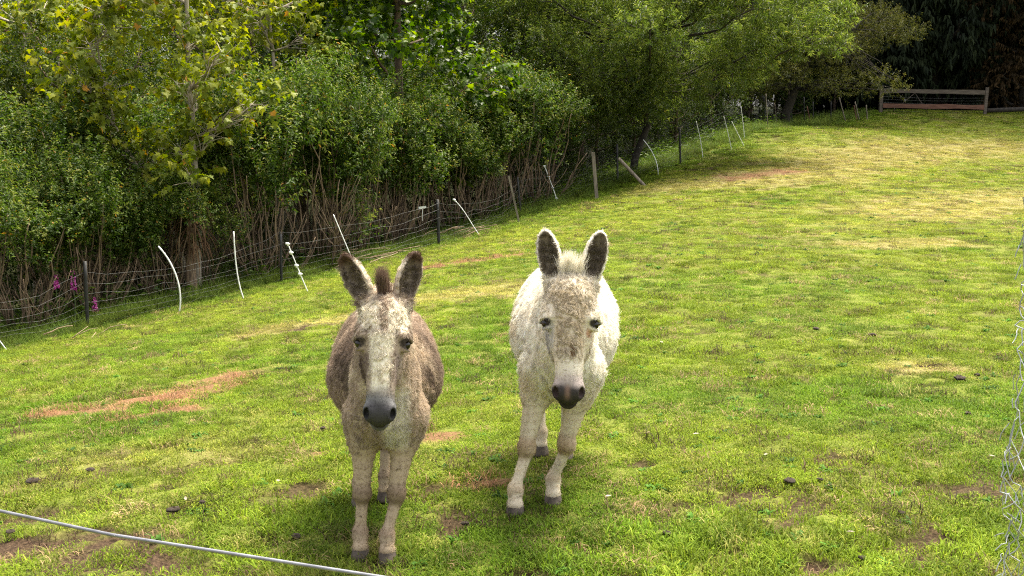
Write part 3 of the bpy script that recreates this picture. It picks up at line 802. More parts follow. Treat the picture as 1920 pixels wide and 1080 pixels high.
def donkey_ground(px, py):                     # where the ray to the hooves meets the field
    p = ground_hit(px, py); return p
_b = donkey_ground(697, 1036); _w_ = donkey_ground(1000, 950)
def place_donkeys():
    # grey-brown donkey
    y0 = _b[1]; x0 = at(724, 800, y0)[0]; rz = -math.atan2(-x0, y0) * -1
    build_donkey('grey_brown_donkey', 'shaggy grey-brown donkey with pale blaze and dark forelock facing the camera',
                 (x0, y0, gz(_b[0], _b[1]) - .014), math.atan2(-x0, y0), 1.0, [(-.118, .0), (-.004, -.045)], [(-.135, .68), (-.01, .74)], 0.0,
                 (.002, -.27, 1.135), (-.03, -.20, -.46), 0.0,
                 [((-.50, .10, 1.0), (-.55, -1.0, .1)), ((.32, .12, 1.0), (.50, -1.0, .1))], coat_brown, 11, .35, 105000,
                 dict(n=5200, w=.008, splay=3.0, back=.05, len=.155, tuft=.10, c0=(.10, .062, .045), c1=(.24, .165, .125), bias=4.0), hw=1.0, hl=.92, ew=.051, el_=.89, lid=.003)
    y0 = _w_[1]; x0 = at(1040, 800, y0)[0]
    build_donkey('white_donkey', 'woolly white donkey with cream curled forehead and upright ears facing the camera',
                 (x0, y0, gz(_w_[0], _w_[1]) - .014), math.atan2(-x0, y0), 1.12, [(-.165, -.07), (-.005, .075)], [(-.07, .82), (.055, .74)], R(1.5),
                 (.062, -.25, 1.010), (-.012, -.19, -.47), 0.0,
                 [((-.20, .12, 1.0), (-.16, -1.0, .1)), ((.25, .12, 1.0), (.18, -1.0, .1))], coat_white, 12, .9, 105000,
                 dict(n=9000, w=.015, splay=4.0, back=-.02, len=.145, tuft=.35, c0=(.72, .66, .52), c1=(.86, .82, .72), bias=1.3), hw=1.06, hl=.915, bw=.93, ew=.047, lid=.012, el_=.89, cx=.03)
place_donkeys()
# ------------------------------------------------------------------ vegetation
LOBED = np.array([(0, 0), (.18, -.02), (.50, .12), (.33, .30), (.52, .55), (.22, .58), (0, 1.0), (-.22, .58), (-.52, .55), (-.33, .30), (-.50, .12), (-.18, -.02)])
def nrmz(v): return v / (np.linalg.norm(v, axis=-1, keepdims=True) + 1e-9)
def leaf_mesh(name, base, d, up, L, W, rnd, lobed=False, fold=.25, bend=.15):
    """many leaves in one crown: folded simple blades, or five-lobed ones"""
    d = nrmz(d); s = nrmz(np.cross(d, up)); n = np.cross(s, d)
    N = len(base); L, W = L[:, None], W[:, None]
    if lobed:
        V = []
        for x, y in LOBED:
            V.append(base + d * L * y + s * W * x + n * (abs(x) * fold * W - bend * L * y * y))
        V.append(base + d * L * .35 + n * 0)
        V = np.stack(V, 1); k = len(LOBED)
        f = np.array([(k, i, (i + 1) % k) for i in range(k)])
        nv = k + 1
    else:
        mid = base + d * L * .45
        V = np.stack([base, mid + s * W * .5 + n * W * fold, base + d * L - n * L * bend, mid - s * W * .5 + n * W * fold], 1)
        f = np.array([(0, 1, 2), (0, 2, 3)]); nv = 4
    F = (f[None] + (np.arange(N) * nv)[:, None, None]).reshape(-1, 3)
    return mesh_from(name, V.reshape(-1, 3), F, False, {'rnd': np.repeat(rnd, nv)})
def sphere_dirs(rng, n, zmin=-1):
    z = zmin + (1 - zmin) * rng.random(n); a = rng.random(n) * 6.283; r = np.sqrt(1 - z * z)
    return np.stack([r * np.cos(a), r * np.sin(a), z], 1)
def shoots_in(rng, lobes, n, shell=(.55, 1.0), zmin=-.6):
    c = np.array([l[0] for l in lobes], float); r = np.array([l[1] for l in lobes], float)
    w = (r[:, 0] * r[:, 2]); k = rng.choice(len(lobes), n, p=w / w.sum())
    d = sphere_dirs(rng, n, zmin); q = shell[0] + (shell[1] - shell[0]) * rng.random(n) ** .6
    # a lumpy outline, not an ellipsoid
    q = q * (.78 + .45 * N2.fbm(d[:, 0] * 2.1 + k * 3.7 + 11, d[:, 2] * 2.1 + d[:, 1] * 1.7, 3))
    p = c[k] + d * r[k] * q[:, None]
    return p, d, c[k]
def crown_mesh(name, rng, lobes, n, per, slen, L, W, up=.6, droop=.3, spread=.9, shell=(.55, 1.0), zmin=-.6, lobed=False, tipw=.35, rmax=1.0, bend=.15):
    p, d, c = shoots_in(rng, lobes, n, shell, zmin)
    sd = nrmz(d * .8 + np.array([0, 0, up]) + rng.normal(0, .35, (n, 3)))
    sl = slen * (.6 + .8 * rng.random(n))
    t = np.tile(np.linspace(0, 1, per), (n, 1)) + rng.normal(0, .06, (n, per))
    base = p[:, None] + sd[:, None] * (sl[:, None] * t)[..., None]
    rad = nrmz(np.cross(sd[:, None], rng.normal(0, 1, (n, per, 3))))
    ld = sd[:, None] * .45 + rad * spread + np.array([0, 0, -droop])
    upv = np.array([0, 0, 1.0]) + rng.normal(0, .45, (n, per, 3))
    sz = (.65 + .6 * rng.random((n, per)))
    clump = .18 * rng.normal(0, 1, (n, 1))
    rnd = np.clip(.30 + clump + .28 * rng.random((n, per)) + tipw * np.clip(t, 0, 1) ** 2, 0, .93) * rmax
    rnd = np.where(rng.random((n, per)) < .012, 1.0, rnd)
    return leaf_mesh(name, base.reshape(-1, 3), ld.reshape(-1, 3), upv.reshape(-1, 3), (L * sz).ravel(), (W * sz).ravel(), rnd.ravel(), lobed, bend=bend), p
def curve_pts(a, b, rng, n=7, sag=0.0, jit=.06):
    a, b = np.array(a, float), np.array(b, float); t = np.linspace(0, 1, n)[:, None]; ln = np.linalg.norm(b - a)
    P = a + (b - a) * t + np.array([0, 0, 1]) * sag * ln * np.sin(t * math.pi)
    off = np.cumsum(rng.normal(0, jit * ln / n, (n, 3)), 0); off -= off[0] + (off[-1] - off[0]) * t
    return P + off * np.sin(np.clip(t, 0, 1) * math.pi) ** .5
def limb_mesh(name, rng, trunk, lobes, pts, r0, ntwig=60, k=6, twig_r=.006):
    """trunk polyline, limbs to the lobes, twigs to some shoots"""
    mb = MB(); trunk = np.array(trunk, float); m = len(trunk)
    mb.tube(trunk, np.linspace(r0, r0 * .35, m), k + 2)
    nodes = list(trunk[m // 3:])
    for c, r in lobes:
        c = np.array(c, float)
        s = trunk[min(range(m), key=lambda i: np.linalg.norm(trunk[i] - c) + 1.4 * max(0, trunk[i][2] - c[2] + .3 * np.linalg.norm((trunk[i] - c)[:2])))]
        P = curve_pts(s, c, rng, 7, -.06, .22); mb.tube(P, np.linspace(r0 * .42, r0 * .14, 7), k); nodes += list(P[2:])
    nodes = np.array(nodes)
    if len(pts):
        for p in pts[rng.choice(len(pts), min(ntwig, len(pts)), replace=False)]:
            s = nodes[np.argmin(np.linalg.norm(nodes - p, axis=1) + .5 * np.maximum(0, nodes[:, 2] - p[2]))]
            mb.tube(curve_pts(s, p, rng, 5, .04, .2), np.linspace(twig_r * 2, twig_r, 5), 4, False)
    return mb.mesh(name)

BARK = simple_mat('bark_brown', (.05, .035, .024), (.17, .115, .075), 14, .9, .6, .02, stretch=(1, 1, .25))
BARK_TAN = simple_mat('bark_tan', (.07, .045, .028), (.27, .185, .115), 22, .85, .5, .01, stretch=(1, 1, .2))
BARK_PALE = simple_mat('bark_pale', (.20, .165, .12), (.42, .36, .28), 12, .8, .4, .01, stretch=(1, 1, .3))
BARK_DARK = simple_mat('bark_dark', (.012, .010, .008), (.05, .04, .03), 10, .95, .5, .02)
L_HEDGE = leaf_mat('leaves_hedge', [(0, (0.0156, 0.0374, 0.0037)), (.45, (0.0374, 0.0720, 0.0087)), (.8, (0.1014, 0.1476, 0.0236)), (.97, (0.1950, 0.2016, 0.0434)), (1, (0.2652, 0.1440, 0.0310))], .5, .34, .22)
L_MAPLE = leaf_mat('leaves_maple', [(0, (0.0690, 0.1012, 0.0096)), (.5, (0.1334, 0.1672, 0.0144)), (.92, (0.2392, 0.2464, 0.0240)), (.985, (0.3128, 0.2464, 0.0240)), (1, (0.4232, 0.2112, 0.0240))], .55, .36, .2)
L_BROAD = leaf_mat('leaves_broadleaf', [(0, (0.0154, 0.0372, 0.0030)), (.5, (0.0420, 0.0868, 0.0054)), (.95, (0.1330, 0.1860, 0.0120)), (1, (0.1960, 0.2108, 0.0180))], .42, .5, .35)
L_WILLOW = leaf_mat('leaves_willow', [(0, (0.0280, 0.0471, 0.0084)), (.5, (0.0720, 0.1102, 0.0182)), (.95, (0.1840, 0.2204, 0.0490)), (1, (0.2720, 0.2508, 0.0560))], .4, .42, .4)
L_OLIVE = leaf_mat('leaves_olive', [(0, (0.0338, 0.0420, 0.0091)), (.5, (0.0750, 0.0840, 0.0169)), (.95, (0.1425, 0.1400, 0.0358)), (1, (0.1800, 0.1400, 0.0455))], .5, .3, .3)
L_DARK = leaf_mat('leaves_conifer', [(0, (.006, .010, .005)), (.6, (.014, .022, .009)), (1, (.03, .04, .016))], .7, .1, .15)
L_BRONZE = leaf_mat('leaves_bronze', [(0, (.014, .012, .006)), (.6, (.034, .022, .009)), (1, (.06, .036, .014))], .7, .12, .1)
L_BACK = leaf_mat('leaves_backwood', [(0, (0.0098, 0.0198, 0.0030)), (.5, (0.0238, 0.0465, 0.0048)), (.95, (0.0700, 0.0930, 0.0120)), (1, (0.1050, 0.1054, 0.0240))], .55, .3, .2)
L_YELLOW = leaf_mat('leaves_backwood_pale', [(0, (0.0382, 0.0624, 0.0056)), (.5, (0.0935, 0.1287, 0.0091)), (.95, (0.2125, 0.2262, 0.0210)), (1, (0.2975, 0.2184, 0.0350))], .45, .48, .3)

def plant(name, label, cat, protos, loc, rz=0, s=(1, 1, 1), group=None):
    """a thing from shared part meshes: [(part name, mesh, material), ...]"""
    r = link(name, None, label=label, cat=cat, group=group, loc=loc); r.rotation_euler = (0, 0, rz); r.scale = s
    for pn, me, mat in protos: link(pn, me, mat, r)
    return r
def spot(px, Y):
    x = at(px, 300, Y)[0]; return (x, Y, gz(x, Y) - .05)
def hedge_spot(t, off):
    x, y = FA + FDIR * t - FNRM * off; return (x, y, gz(x, y) - .04)

# ---- hedge shrubs cut back to bare stools below and leafing out above
def stool(seed, n=11, hmin=.5, hmax=1.7, top=True):
    rng = np.random.default_rng(seed); mb = MB()
    for i in range(n):
        a = rng.random() * 6.283; r0 = .30 * math.sqrt(rng.random()); ln = .15 + 1.0 * rng.random()
        h = hmin + (hmax - hmin) * rng.random()
        b = np.array([r0 * math.cos(a), r0 * math.sin(a), -.05]); z = np.linspace(0, 1, 7)
        out = r0 + ln * (z ** .6) * (.5 + .5 * rng.random())
        P = np.stack([np.cos(a) * out, np.sin(a) * out, b[2] + (h + .05) * z], 1) + np.cumsum(rng.normal(0, .035, (7, 3)), 0) * (z > 0)[:, None]
        r = .008 + .011 * rng.random()
        mb.tube(P, np.linspace(r, r * .45, 7), 6)
        for _ in range(rng.integers(3, 7)):
            q = rng.uniform(.3, .85); j = int(q * 6); s = P[j]; l = rng.uniform(.25, .75); a2 = a + rng.normal(0, 1.5)
            e = s + np.array([math.cos(a2) * l * .6, math.sin(a2) * l * .6, l * .85])
            mb.tube(curve_pts(s, e, rng, 5, -.08, .15), np.linspace(r * .55, r * .25, 5), 5)
    return mb
def make_hedge(seed):
    rng = np.random.default_rng(seed)
    mb = stool(seed + 50)
    lobes = []
    for i in range(15):
        a, q = rng.random() * 6.283, .95 * math.sqrt(rng.random())
        lobes.append(((q * math.cos(a), q * math.sin(a), 1.6 + 1.6 * rng.random() * (1 - .35 * q)), (.18 + .24 * rng.random(), .18 + .24 * rng.random(), .22 + .42 * rng.random())))
    for i in range(seed % 2):
        a, q = rng.random() * 6.283, .5 + .4 * rng.random()
        lobes.append(((q * math.cos(a), q * math.sin(a), .45 + .7 * rng.random()), (.22, .22, .28)))
    cm, p = crown_mesh('crown', rng, lobes, 1450, 13, .20 + .05 * (seed % 4), .052 + .009 * (seed % 4), .023 + .004 * (seed % 3), up=.5 + .25 * (seed % 3), droop=.1, spread=.85, shell=(.2, 1.15), zmin=-.8)
    for c, r in lobes:
        mb.tube(curve_pts((c[0] * .4, c[1] * .4, .3), c, rng, 7, 0, .22), np.linspace(.017, .008, 7), 6)
    return [('stems', mb.mesh('stems'), BARK_TAN), ('crown', cm, L_HEDGE)]
HEDGE = [make_hedge(s) for s in (1, 2, 3, 4, 5, 6)]
_hl = ['leafy hedge shrub with bare stems behind the foxgloves', 'hedge shrub with forked pink-brown stems at the near end of the fence', 'hedge shrub with thin upright stems beside the black near post',
       'hedge shrub whose stems stand behind the strongly curved white rod', 'hedge shrub beside the shaggy brown skirted palm', 'hedge shrub behind the tall nearly straight white rod',
       'hedge shrub behind the white rod with four clips', 'hedge shrub standing over the brown ears of the grey donkey', 'hedge shrub with dense bare stems right of the grey donkey ears',
       'hedge shrub between the grey donkey and the white tag', 'hedge shrub behind the white tag on the fence', 'hedge shrub behind the black post above the stick heap',
       'hedge shrub with pale tips above the leaning batten', 'hedge shrub with long bare canes left of the leaning clipped rod', 'hedge shrub in the shade beside the weathered square post', 'last hedge shrub before the willow trunk']
_rg = np.random.default_rng(5)
for i in range(16):
    t = -2.6 + i * 1.22 + _rg.normal(0, .15); sc = .80 + .45 * _rg.random()
    plant('hedge_shrub', _hl[i], 'shrub', HEDGE[i % 6], hedge_spot(t, 1.35 + _rg.normal(0, .22)), _rg.random() * 6.28, (sc, sc, sc * (.82 + .4 * _rg.random())), 'cut-back hedge shrubs along the fence')
for i in range(9):
    t = -4 + i * 2.35 + _rg.normal(0, .3); sc = 1.25 + .25 * _rg.random()
    plant('hedge_shrub', ('taller second-row hedge shrub, %s from the near end' % ['first', 'second', 'third', 'fourth', 'fifth', 'sixth', 'seventh', 'eighth', 'ninth'][i]), 'shrub',
          HEDGE[(i + 1) % 6], hedge_spot(t, 3.6 + _rg.normal(0, .4)), _rg.random() * 6.28, (sc, sc, sc), 'second row of the hedge')

# ---- young maples with pale limbs and hanging lobed leaves
def make_maple(seed, trunks, lobes, n=620, per=8):
    rng = np.random.default_rng(seed)
    cm, p = crown_mesh('crown', rng, lobes, n, per, .34, .125, .12, up=.15, droop=.75, spread=.75, shell=(.25, 1.0), zmin=-.7, lobed=True, tipw=.3, bend=.28)
    mb = MB()
    allp = []
    for T_, r in trunks:
        P = np.concatenate([curve_pts(a, b, rng, 6, 0, .08)[:-1] for a, b in zip(T_[:-1], T_[1:])] + [np.array([T_[-1]], float)])
        mb.tube(P, np.linspace(r, r * .3, len(P)), 8); allp += list(P[3:])
    allp = np.array(allp)
    for c, r in lobes:
        s = allp[np.argmin(np.linalg.norm(allp - np.array(c), axis=1) + 1.2 * np.maximum(0, allp[:, 2] - c[2] + .4))]
        P = curve_pts(s, c, rng, 6, -.05, .15); mb.tube(P, np.linspace(.028, .010, 6), 6)
        near = p[np.linalg.norm(p - np.array(c), axis=1) < max(r)]
        for q in near[:14]: mb.tube(curve_pts(P[rng.integers(2, 6)], q, rng, 4, .05, .12), np.linspace(.010, .004, 4), 4, False)
    return [('trunk', mb.mesh('trunk'), BARK_PALE), ('crown', cm, L_MAPLE)]
def rlobes(rng, n, cx, cy, z0, z1, rad, r):
    out = []
    for i in range(n):
        a, q = rng.random() * 6.283, rad * math.sqrt(rng.random()); z = z0 + (z1 - z0) * (i + rng.random()) / n
        out.append(((cx + q * math.cos(a), cy + q * math.sin(a), z), (r * rng.uniform(.7, 1.3), r * rng.uniform(.7, 1.3), r * rng.uniform(.5, .85))))
    return out
_rm = np.random.default_rng(21)
mapleA = make_maple(31, [([(0, 0, 0), (.05, 0, 2.2), (-.05, .1, 4.4), (.05, 0, 7.2)], .085), ([(-.1, -.1, 0), (-.45, -.2, 1.6), (-1.35, -.2, 3.3), (-1.75, 0, 5.2)], .05)],
                    rlobes(_rm, 15, 0, 0, 2.2, 7.0, .95, .55) + rlobes(_rm, 10, -1.45, -.1, 2.6, 5.8, .75, .5) + rlobes(_rm, 3, .8, 0, 2.8, 5.0, .4, .38))
mapleB = make_maple(32, [([(0, 0, 0), (.1, 0, 2.5), (.0, .1, 7.0)], .08), ([(0, 0, .6), (.6, 0, 2.6), (1.1, .1, 5.0)], .045)], rlobes(_rm, 20, .2, 0, 2.8, 7.0, 1.4, .6), 560)
plant('maple_tree', 'young yellow-green maple with pale leaning trunk behind the brown skirted palm', 'tree', mapleA, spot(362, 20.6))
plant('maple_tree', 'sparse yellowish maple rising between the dark tree and its leaning neighbour', 'tree', mapleB, spot(520, 25.5), 1.2)
plant('maple_tree', 'thin yellow-green maple at the left edge above the dense bushes', 'tree', mapleB, spot(55, 23.5), 3.4, (1.05, 1.05, 1.0))

# ---- big dark-green lobed-leaf tree behind the hedge
def make_tree(seed, h, rad, z0, n, per, L, W, mat, bark, lobed=False, nl=16, lr=.9, r0=.16, up=.4, droop=.3, spread=.9, slen=.4, lean=(0, 0), twigs=60, shell=(.5, 1.0), bend=.15):
    rng = np.random.default_rng(seed)
    lobes = []
    for i in range(nl):
        z = z0 + (h - z0) * (i + rng.random()) / nl; q = (z - z0) / (h - z0)
        w = rad * (1 - .55 * q ** 2) * (.65 + .35 * min(1, q * 4)); a = i * 2.4 + rng.normal(0, .4); rr = w * (.35 + .6 * rng.random())
        lobes.append(((rr * math.cos(a) + lean[0] * q, rr * math.sin(a) + lean[1] * q, z), (lr * rng.uniform(.75, 1.3), lr * rng.uniform(.75, 1.3), lr * rng.uniform(.6, 1.0))))
    cm, p = crown_mesh('crown', rng, lobes, n, per, slen, L, W, up, droop, spread, shell, -.7, lobed, bend=bend)
    T_ = curve_pts((0, 0, -.2), (lean[0] * .8, lean[1] * .8, h * .9), rng, 9, 0, .05)
    tm = limb_mesh('trunk', rng, T_, lobes, p, r0, twigs)
    return [('trunk', tm, bark), ('crown', cm, mat)]
broad = make_tree(41, 9.0, 2.3, 1.6, 1500, 9, .15, .15, L_BROAD, BARK, True, 18, .85, .15, .2, .6, .8, .42)
plant('broadleaf_tree', 'large deep green lobed-leaf tree rising behind the hedge above the grey donkey', 'tree', broad, spot(745, 27.5), .3)
plant('broadleaf_tree', 'smaller deep green lobed-leaf tree beside the yellowish maple', 'tree', broad, spot(630, 31.5), 2.3, (.95, .95, 1.1))

# ---- willow and its neighbours
def make_willow(seed, lobes, n, trunk, r0, mat, bark, per=16, L=.135, W=.017, tw=160):
    rng = np.random.default_rng(seed)
    cm, p = crown_mesh('crown', rng, lobes, n, per, .26, L, W, up=.25, droop=.22, spread=.75, shell=(.3, 1.0), zmin=-.7, bend=.22)
    tm = limb_mesh('trunk', rng, trunk, [l for l in lobes if l[0][2] > 3.3], p, r0, tw, 7, .007)
    return [('trunk', tm, bark), ('crown', cm, mat)]
_rw = np.random.default_rng(9)
wl = []
for i in range(46):
    a, q = _rw.random() * 6.283, math.sqrt(_rw.random()); z = 2.7 + 4.3 * _rw.random()
    wd = 5.0 * math.sin(min(1, (z - 1.9) / 2.2) * 1.57) * (1 if z < 5.4 else .8)
    wl.append(((q * wd * math.cos(a) + .6, q * wd * .72 * math.sin(a), z), (1.15 * _rw.uniform(.7, 1.2), 1.1 * _rw.uniform(.7, 1.2), .8 * _rw.uniform(.6, 1.1))))
wl += [((4.0, -.8, 3.9), (.9, .9, .7)), ((4.3, .4, 4.4), (1.0, .9, .7)), ((-3.8, -.6, 4.8), (1.1, 1, .9)), ((3.0, -1.6, 3.5), (.9, .8, .6))]
wl += [((x, -1.3 + .35 * math.sin(x * 3), 2.55 + .35 * math.cos(x * 2.3)), (1.0, .8, .75)) for x in np.arange(-3.2, 1.6, .85)]
wl += [((x, -.4 + .5 * math.sin(x * 2), 1.95 + .3 * math.cos(x * 3.1)), (.8, .7, .6)) for x in (-2.6, -1.6, -.7, .4)]
willow = make_willow(51, wl, 10500, [(0, 0, -.2), (.1, 0, .6), (.45, .1, 1.5), (.3, .2, 2.6), (.5, 0, 4.0), (.4, 0, 5.5)], .13, L_WILLOW, BARK_DARK)
plant('willow_tree', 'broad grey-green willow with narrow leaves spreading over the fence', 'tree', willow, spot(1185, 33.0))
ol = []
for i in range(26):
    a, q = _rw.random() * 6.283, math.sqrt(_rw.random()); z = 1.9 + 3.6 * _rw.random()
    ol.append(((q * 3.0 * math.cos(a) + 1.0, q * 2.2 * math.sin(a), z), (.85 * _rw.uniform(.6, 1.2), .8 * _rw.uniform(.6, 1.2), .45 * _rw.uniform(.6, 1.2))))
ol += [((x, -.8 + .4 * math.sin(x * 4), 1.55 + .25 * math.cos(x * 3)), (.75, .7, .42)) for x in np.arange(-1.2, 3.6, .8)]
olive = make_willow(52, ol, 3400, [(0, 0, -.2), (-.1, 0, .5), (.2, 0, 1.3), (.7, .1, 2.4), (1.0, 0, 4.2)], .2, L_OLIVE, BARK_DARK, 14, .085, .016, 320)
plant('scrub_tree', 'twiggy olive scrub tree leaning out beyond the far end of the fence', 'tree', olive, spot(1475, 43.5), 0, (1.15, 1.1, 1.2))
plant('scrub_tree', 'shaded olive scrub tree filling the gap behind the willow', 'tree', olive, spot(1350, 44.5), 2.2, (1.1, 1.1, 1.25))

# ---- dark conifers behind the gate
def make_conifer(seed, mat, h=15, rad=3.5, n=5000, bend=.5):
    rng = np.random.default_rng(seed); lobes = []
    for i in range(34):
        z = 1.0 + (h - 1.0) * (i / 34) ** 1.3; w = rad * (1 - .85 * (z / h) ** 4); a = i * 2.4 + rng.normal(0, .3); q = w * rng.uniform(.35, .9)
        lobes.append(((q * math.cos(a), q * math.sin(a), z), (1.1 * rng.uniform(.8, 1.2), 1.1 * rng.uniform(.8, 1.2), .9 * rng.uniform(.7, 1.2))))
    cm, p = crown_mesh('crown', rng, lobes, n, 13, .6, .22, .085, up=-.2, droop=.6, spread=.55, shell=(.4, 1.0), zmin=-.8, bend=.3)
    tm = limb_mesh('trunk', rng, curve_pts((0, 0, -.3), (0, 0, h * .95), rng, 9, 0, .02), lobes, p, .28, 90, 7, .012)
    return [('trunk', tm, BARK_DARK), ('crown', cm, mat)]
CON = [make_conifer(61, L_DARK), make_conifer(62, L_DARK, 17, 3.4)]
BRZ = make_conifer(63, L_BRONZE, 13, 2.4, 1500)
_cl = ['dark conifer behind the left end of the rail gate', 'dark conifer directly behind the middle of the rail gate', 'dark conifer behind the right post of the rail gate', 'dark conifer right of the rail gate at the picture edge',
       'dark conifer left of the rail gate above the far stakes', 'dark conifer just outside the picture right of the gate', 'dark conifer in the back row between gate and scrub tree', 'dark conifer in the back row above the gate middle',
       'dark conifer in the back row at the far right', 'dark conifer in the back row behind the willow', 'dark conifer outside the picture, second right of the gate, added for shade', 'dark conifer outside the picture, third right of the gate, added for shade', 'dark conifer added to the back row outside the right edge for shade', 'dark conifer in the second row at the right edge', 'dark conifer in the second row behind the gate']
for i, (px, Y, s) in enumerate([(1655, 55, 1.0), (1745, 54, 1.05), (1830, 56, 1.1), (1925, 54.5, 1.0), (1590, 57, .95), (2030, 53, 1.1), (1620, 63, 1.1), (1720, 64, 1.2), (1880, 63, 1.2), (1480, 60, 1.1), (2120, 56, 1.1), (2220, 53, 1.1), (2010, 62, 1.2), (1975, 58, 1.1), (1790, 60, 1.15)]):
    plant('conifer_tree', _cl[i], 'tree', CON[i % 2], spot(px, Y), i * 1.3, (s * 1.2, s * 1.2, s * 1.75), 'dark conifers behind the gate')  # stretched tall, with outer trees added past the right edge, to shade the gate
plant('conifer_tree', 'bronze-brown drooping conifer at the right edge beside the gate', 'tree', BRZ, spot(1912, 51.5), .4, (.9, .9, .9))

# ---- wood behind the hedge, seen as single crowns
BK = [make_tree(71, 8.5, 2.6, .8, 2100, 11, .115, .055, L_BACK, BARK, False, 20, 1.0, .14), make_tree(72, 9.5, 2.4, 1.0, 2100, 11, .10, .045, L_BACK, BARK, False, 20, .95, .14),
      make_tree(73, 8.0, 2.4, .7, 2000, 11, .11, .048, L_YELLOW, BARK, False, 18, .95, .12)]
_bl = [(-40, 21.5, 0, .62, 'dense rounded bush at the left edge behind the hedge'), (120, 22.2, 1, .6, 'dense dark bush left of the leaning maple limb'), (245, 23.6, 0, .62, 'dark leafy bush between the maple trunks and the left bushes'),
       (90, 27.5, 2, .95, 'pale green tree at upper left behind the thin maple'), (-60, 28, 2, 1.0, 'pale green tree beyond the left edge bush'), (240, 29.5, 2, .9, 'pale green tree behind the leaning maple limb'), (430, 28.0, 1, .85, 'dark tree behind the young maple trunk'),
       (480, 33, 2, 1.05, 'pale tree behind the sparse yellowish maple'), (870, 31.5, 0, .85, 'dark tree in the gap between broadleaf tree and willow'), (960, 36, 1, 1.15, 'dark tree behind the left side of the willow'),
       (1090, 41, 0, 1.2, 'dark tree behind the willow crown'), (1260, 45, 1, 1.2, 'dark tree behind the right side of the willow'), (560, 38, 0, 1.25, 'tall dark tree far behind the broadleaf tree'), (740, 38, 1, 1.3, 'tall dark tree straight behind the broadleaf tree'),
       (330, 36, 0, 1.25, 'tall dark tree far behind the young maple'), (140, 36, 1, 1.2, 'tall dark tree far behind the pale tree at upper left'), (-30, 37, 0, 1.25, 'tall dark tree in the far left corner'), (1400, 52, 1, 1.3, 'dark tree far behind the scrub trees')]
_bl += [(1120, 36.5, 1, .5, 'low dark bush left of the willow trunk'), (1190, 37.5, 0, .5, 'low dark bush behind the willow trunk'), (1265, 38.5, 1, .5, 'low dark bush right of the willow trunk'), (1330, 41, 0, .5, 'low dark bush behind the three white rods'),
        (1400, 45, 1, .5, 'low dark bush behind the thick black post'), (1040, 34.5, 0, .5, 'low dark bush behind the weathered square post'), (1475, 50, 0, .5, 'low dark bush behind the far stakes'), (1560, 54, 1, .5, 'low dark bush left of the gate'),
        (1500, 72, 0, 1.8, 'big tree far behind the scrub tree'), (1600, 78, 1, 1.8, 'big tree in the distance left of the gate'), (1700, 74, 0, 1.8, 'big tree in the distance over the gate'), (1800, 78, 1, 1.8, 'big tree in the distance right of the gate middle'), (1900, 74, 0, 1.8, 'big tree in the distance at the right edge'), (1330, 62, 0, 1.7, 'big tree in the distance between willow and scrub tree'),
        (1150, 47, 0, .8, 'bushy dark tree low behind the willow'), (1230, 50, 1, .8, 'bushy dark tree behind the bowed far rod'), (1310, 53, 0, .8, 'bushy dark tree behind the far thin post'), (1390, 56, 1, .85, 'bushy dark tree behind the far upright rods'), (1450, 59, 0, .85, 'bushy dark tree behind the leaning scrub trunk'), (1535, 61, 1, .8, 'bushy dark tree behind the far stakes'), (1070, 44, 1, .8, 'bushy dark tree behind the brace pole'),
        (250, 46, 0, 1.6, 'far dark tree showing between the maple crowns'), (420, 47, 1, 1.6, 'far dark tree showing over the hedge behind the young maple'), (590, 48, 0, 1.7, 'far dark tree showing left of the large lobed-leaf tree'), (80, 45, 1, 1.6, 'far dark tree behind the tall palm'), (760, 50, 1, 1.7, 'far dark tree showing through the large lobed-leaf tree'), (900, 48, 0, 1.6, 'far dark tree showing left of the willow crown'),
        (1180, 58, 1, 1.7, 'big tree in the distance behind the willow trunk'), (1030, 52, 0, 1.6, 'big tree in the distance left of the willow')]
for i, (px, Y, k, s, lb) in enumerate(_bl):
    plant('wood_tree', lb, 'tree', BK[k], spot(px, Y), i * 2.1, (s, s, s), 'wood behind the hedge')

# ---- skirted palms (cabbage trees with dead hanging leaves)
def straps(rng, n, z, L0, L1, w, down, spread):
    V, F = [], []
    for i in range(n):
        a = rng.random() * 6.283; d = np.array([math.cos(a), math.sin(a), 0]); s = np.array([-d[1], d[0], 0]); l = rng.uniform(L0, L1)
        z0 = z + rng.uniform(-.75, .15) * (1 if down else .2); p = np.array([0, 0, z0]) + d * .07; v = unit(d * (.12 + .35 * rng.random() ** 2 if down else spread * rng.random() + .15) + np.array([0, 0, .25 if down else 1]))
        b = len(V)
        for k in range(6):
            q = k / 5; ww = w * (1 - q ** 2 * .95) * .5
            V += [p - s * ww, p + s * ww]
            v = unit(v + np.array([0, 0, -1]) * (.75 if down else .28) + rng.normal(0, .13 if down else .06, 3)); p = p + v * l / 5
        F += [(b + 2 * k, b + 2 * k + 1, b + 2 * k + 3, b + 2 * k + 2) for k in range(5)]
    return mesh_from('straps', V, F, False, {'rnd': np.repeat(rng.random(n) * .95, 12)})
L_DEAD = leaf_mat('leaves_dead_straps', [(0, (.045, .024, .012)), (.6, (.11, .062, .032)), (1, (.20, .125, .07))], .8, .2, .15)
def palm(label, loc, h, n, L, seed):
    rng = np.random.default_rng(seed); mb = MB().tube(curve_pts((0, 0, -.1), (0, 0, h + .2), rng, 7, 0, .05), np.linspace(.11, .08, 7), 10)
    r = link('skirted_palm', None, label=label, cat='palm tree', loc=loc)
    link('trunk', mb.mesh('trunk'), BARK_TAN, r); link('dead_leaf_skirt', straps(rng, n, h, L * .7, L * 1.2, .03, True, 1), L_DEAD, r)
    link('crown', straps(rng, n // 3, h + .25, L * .5, L * .8, .025, False, 1.2), L_BACK, r)
palm('palm with a shaggy skirt of dead brown leaves behind the fence netting', spot(352, 20.1), 1.75, 120, .7, 3)
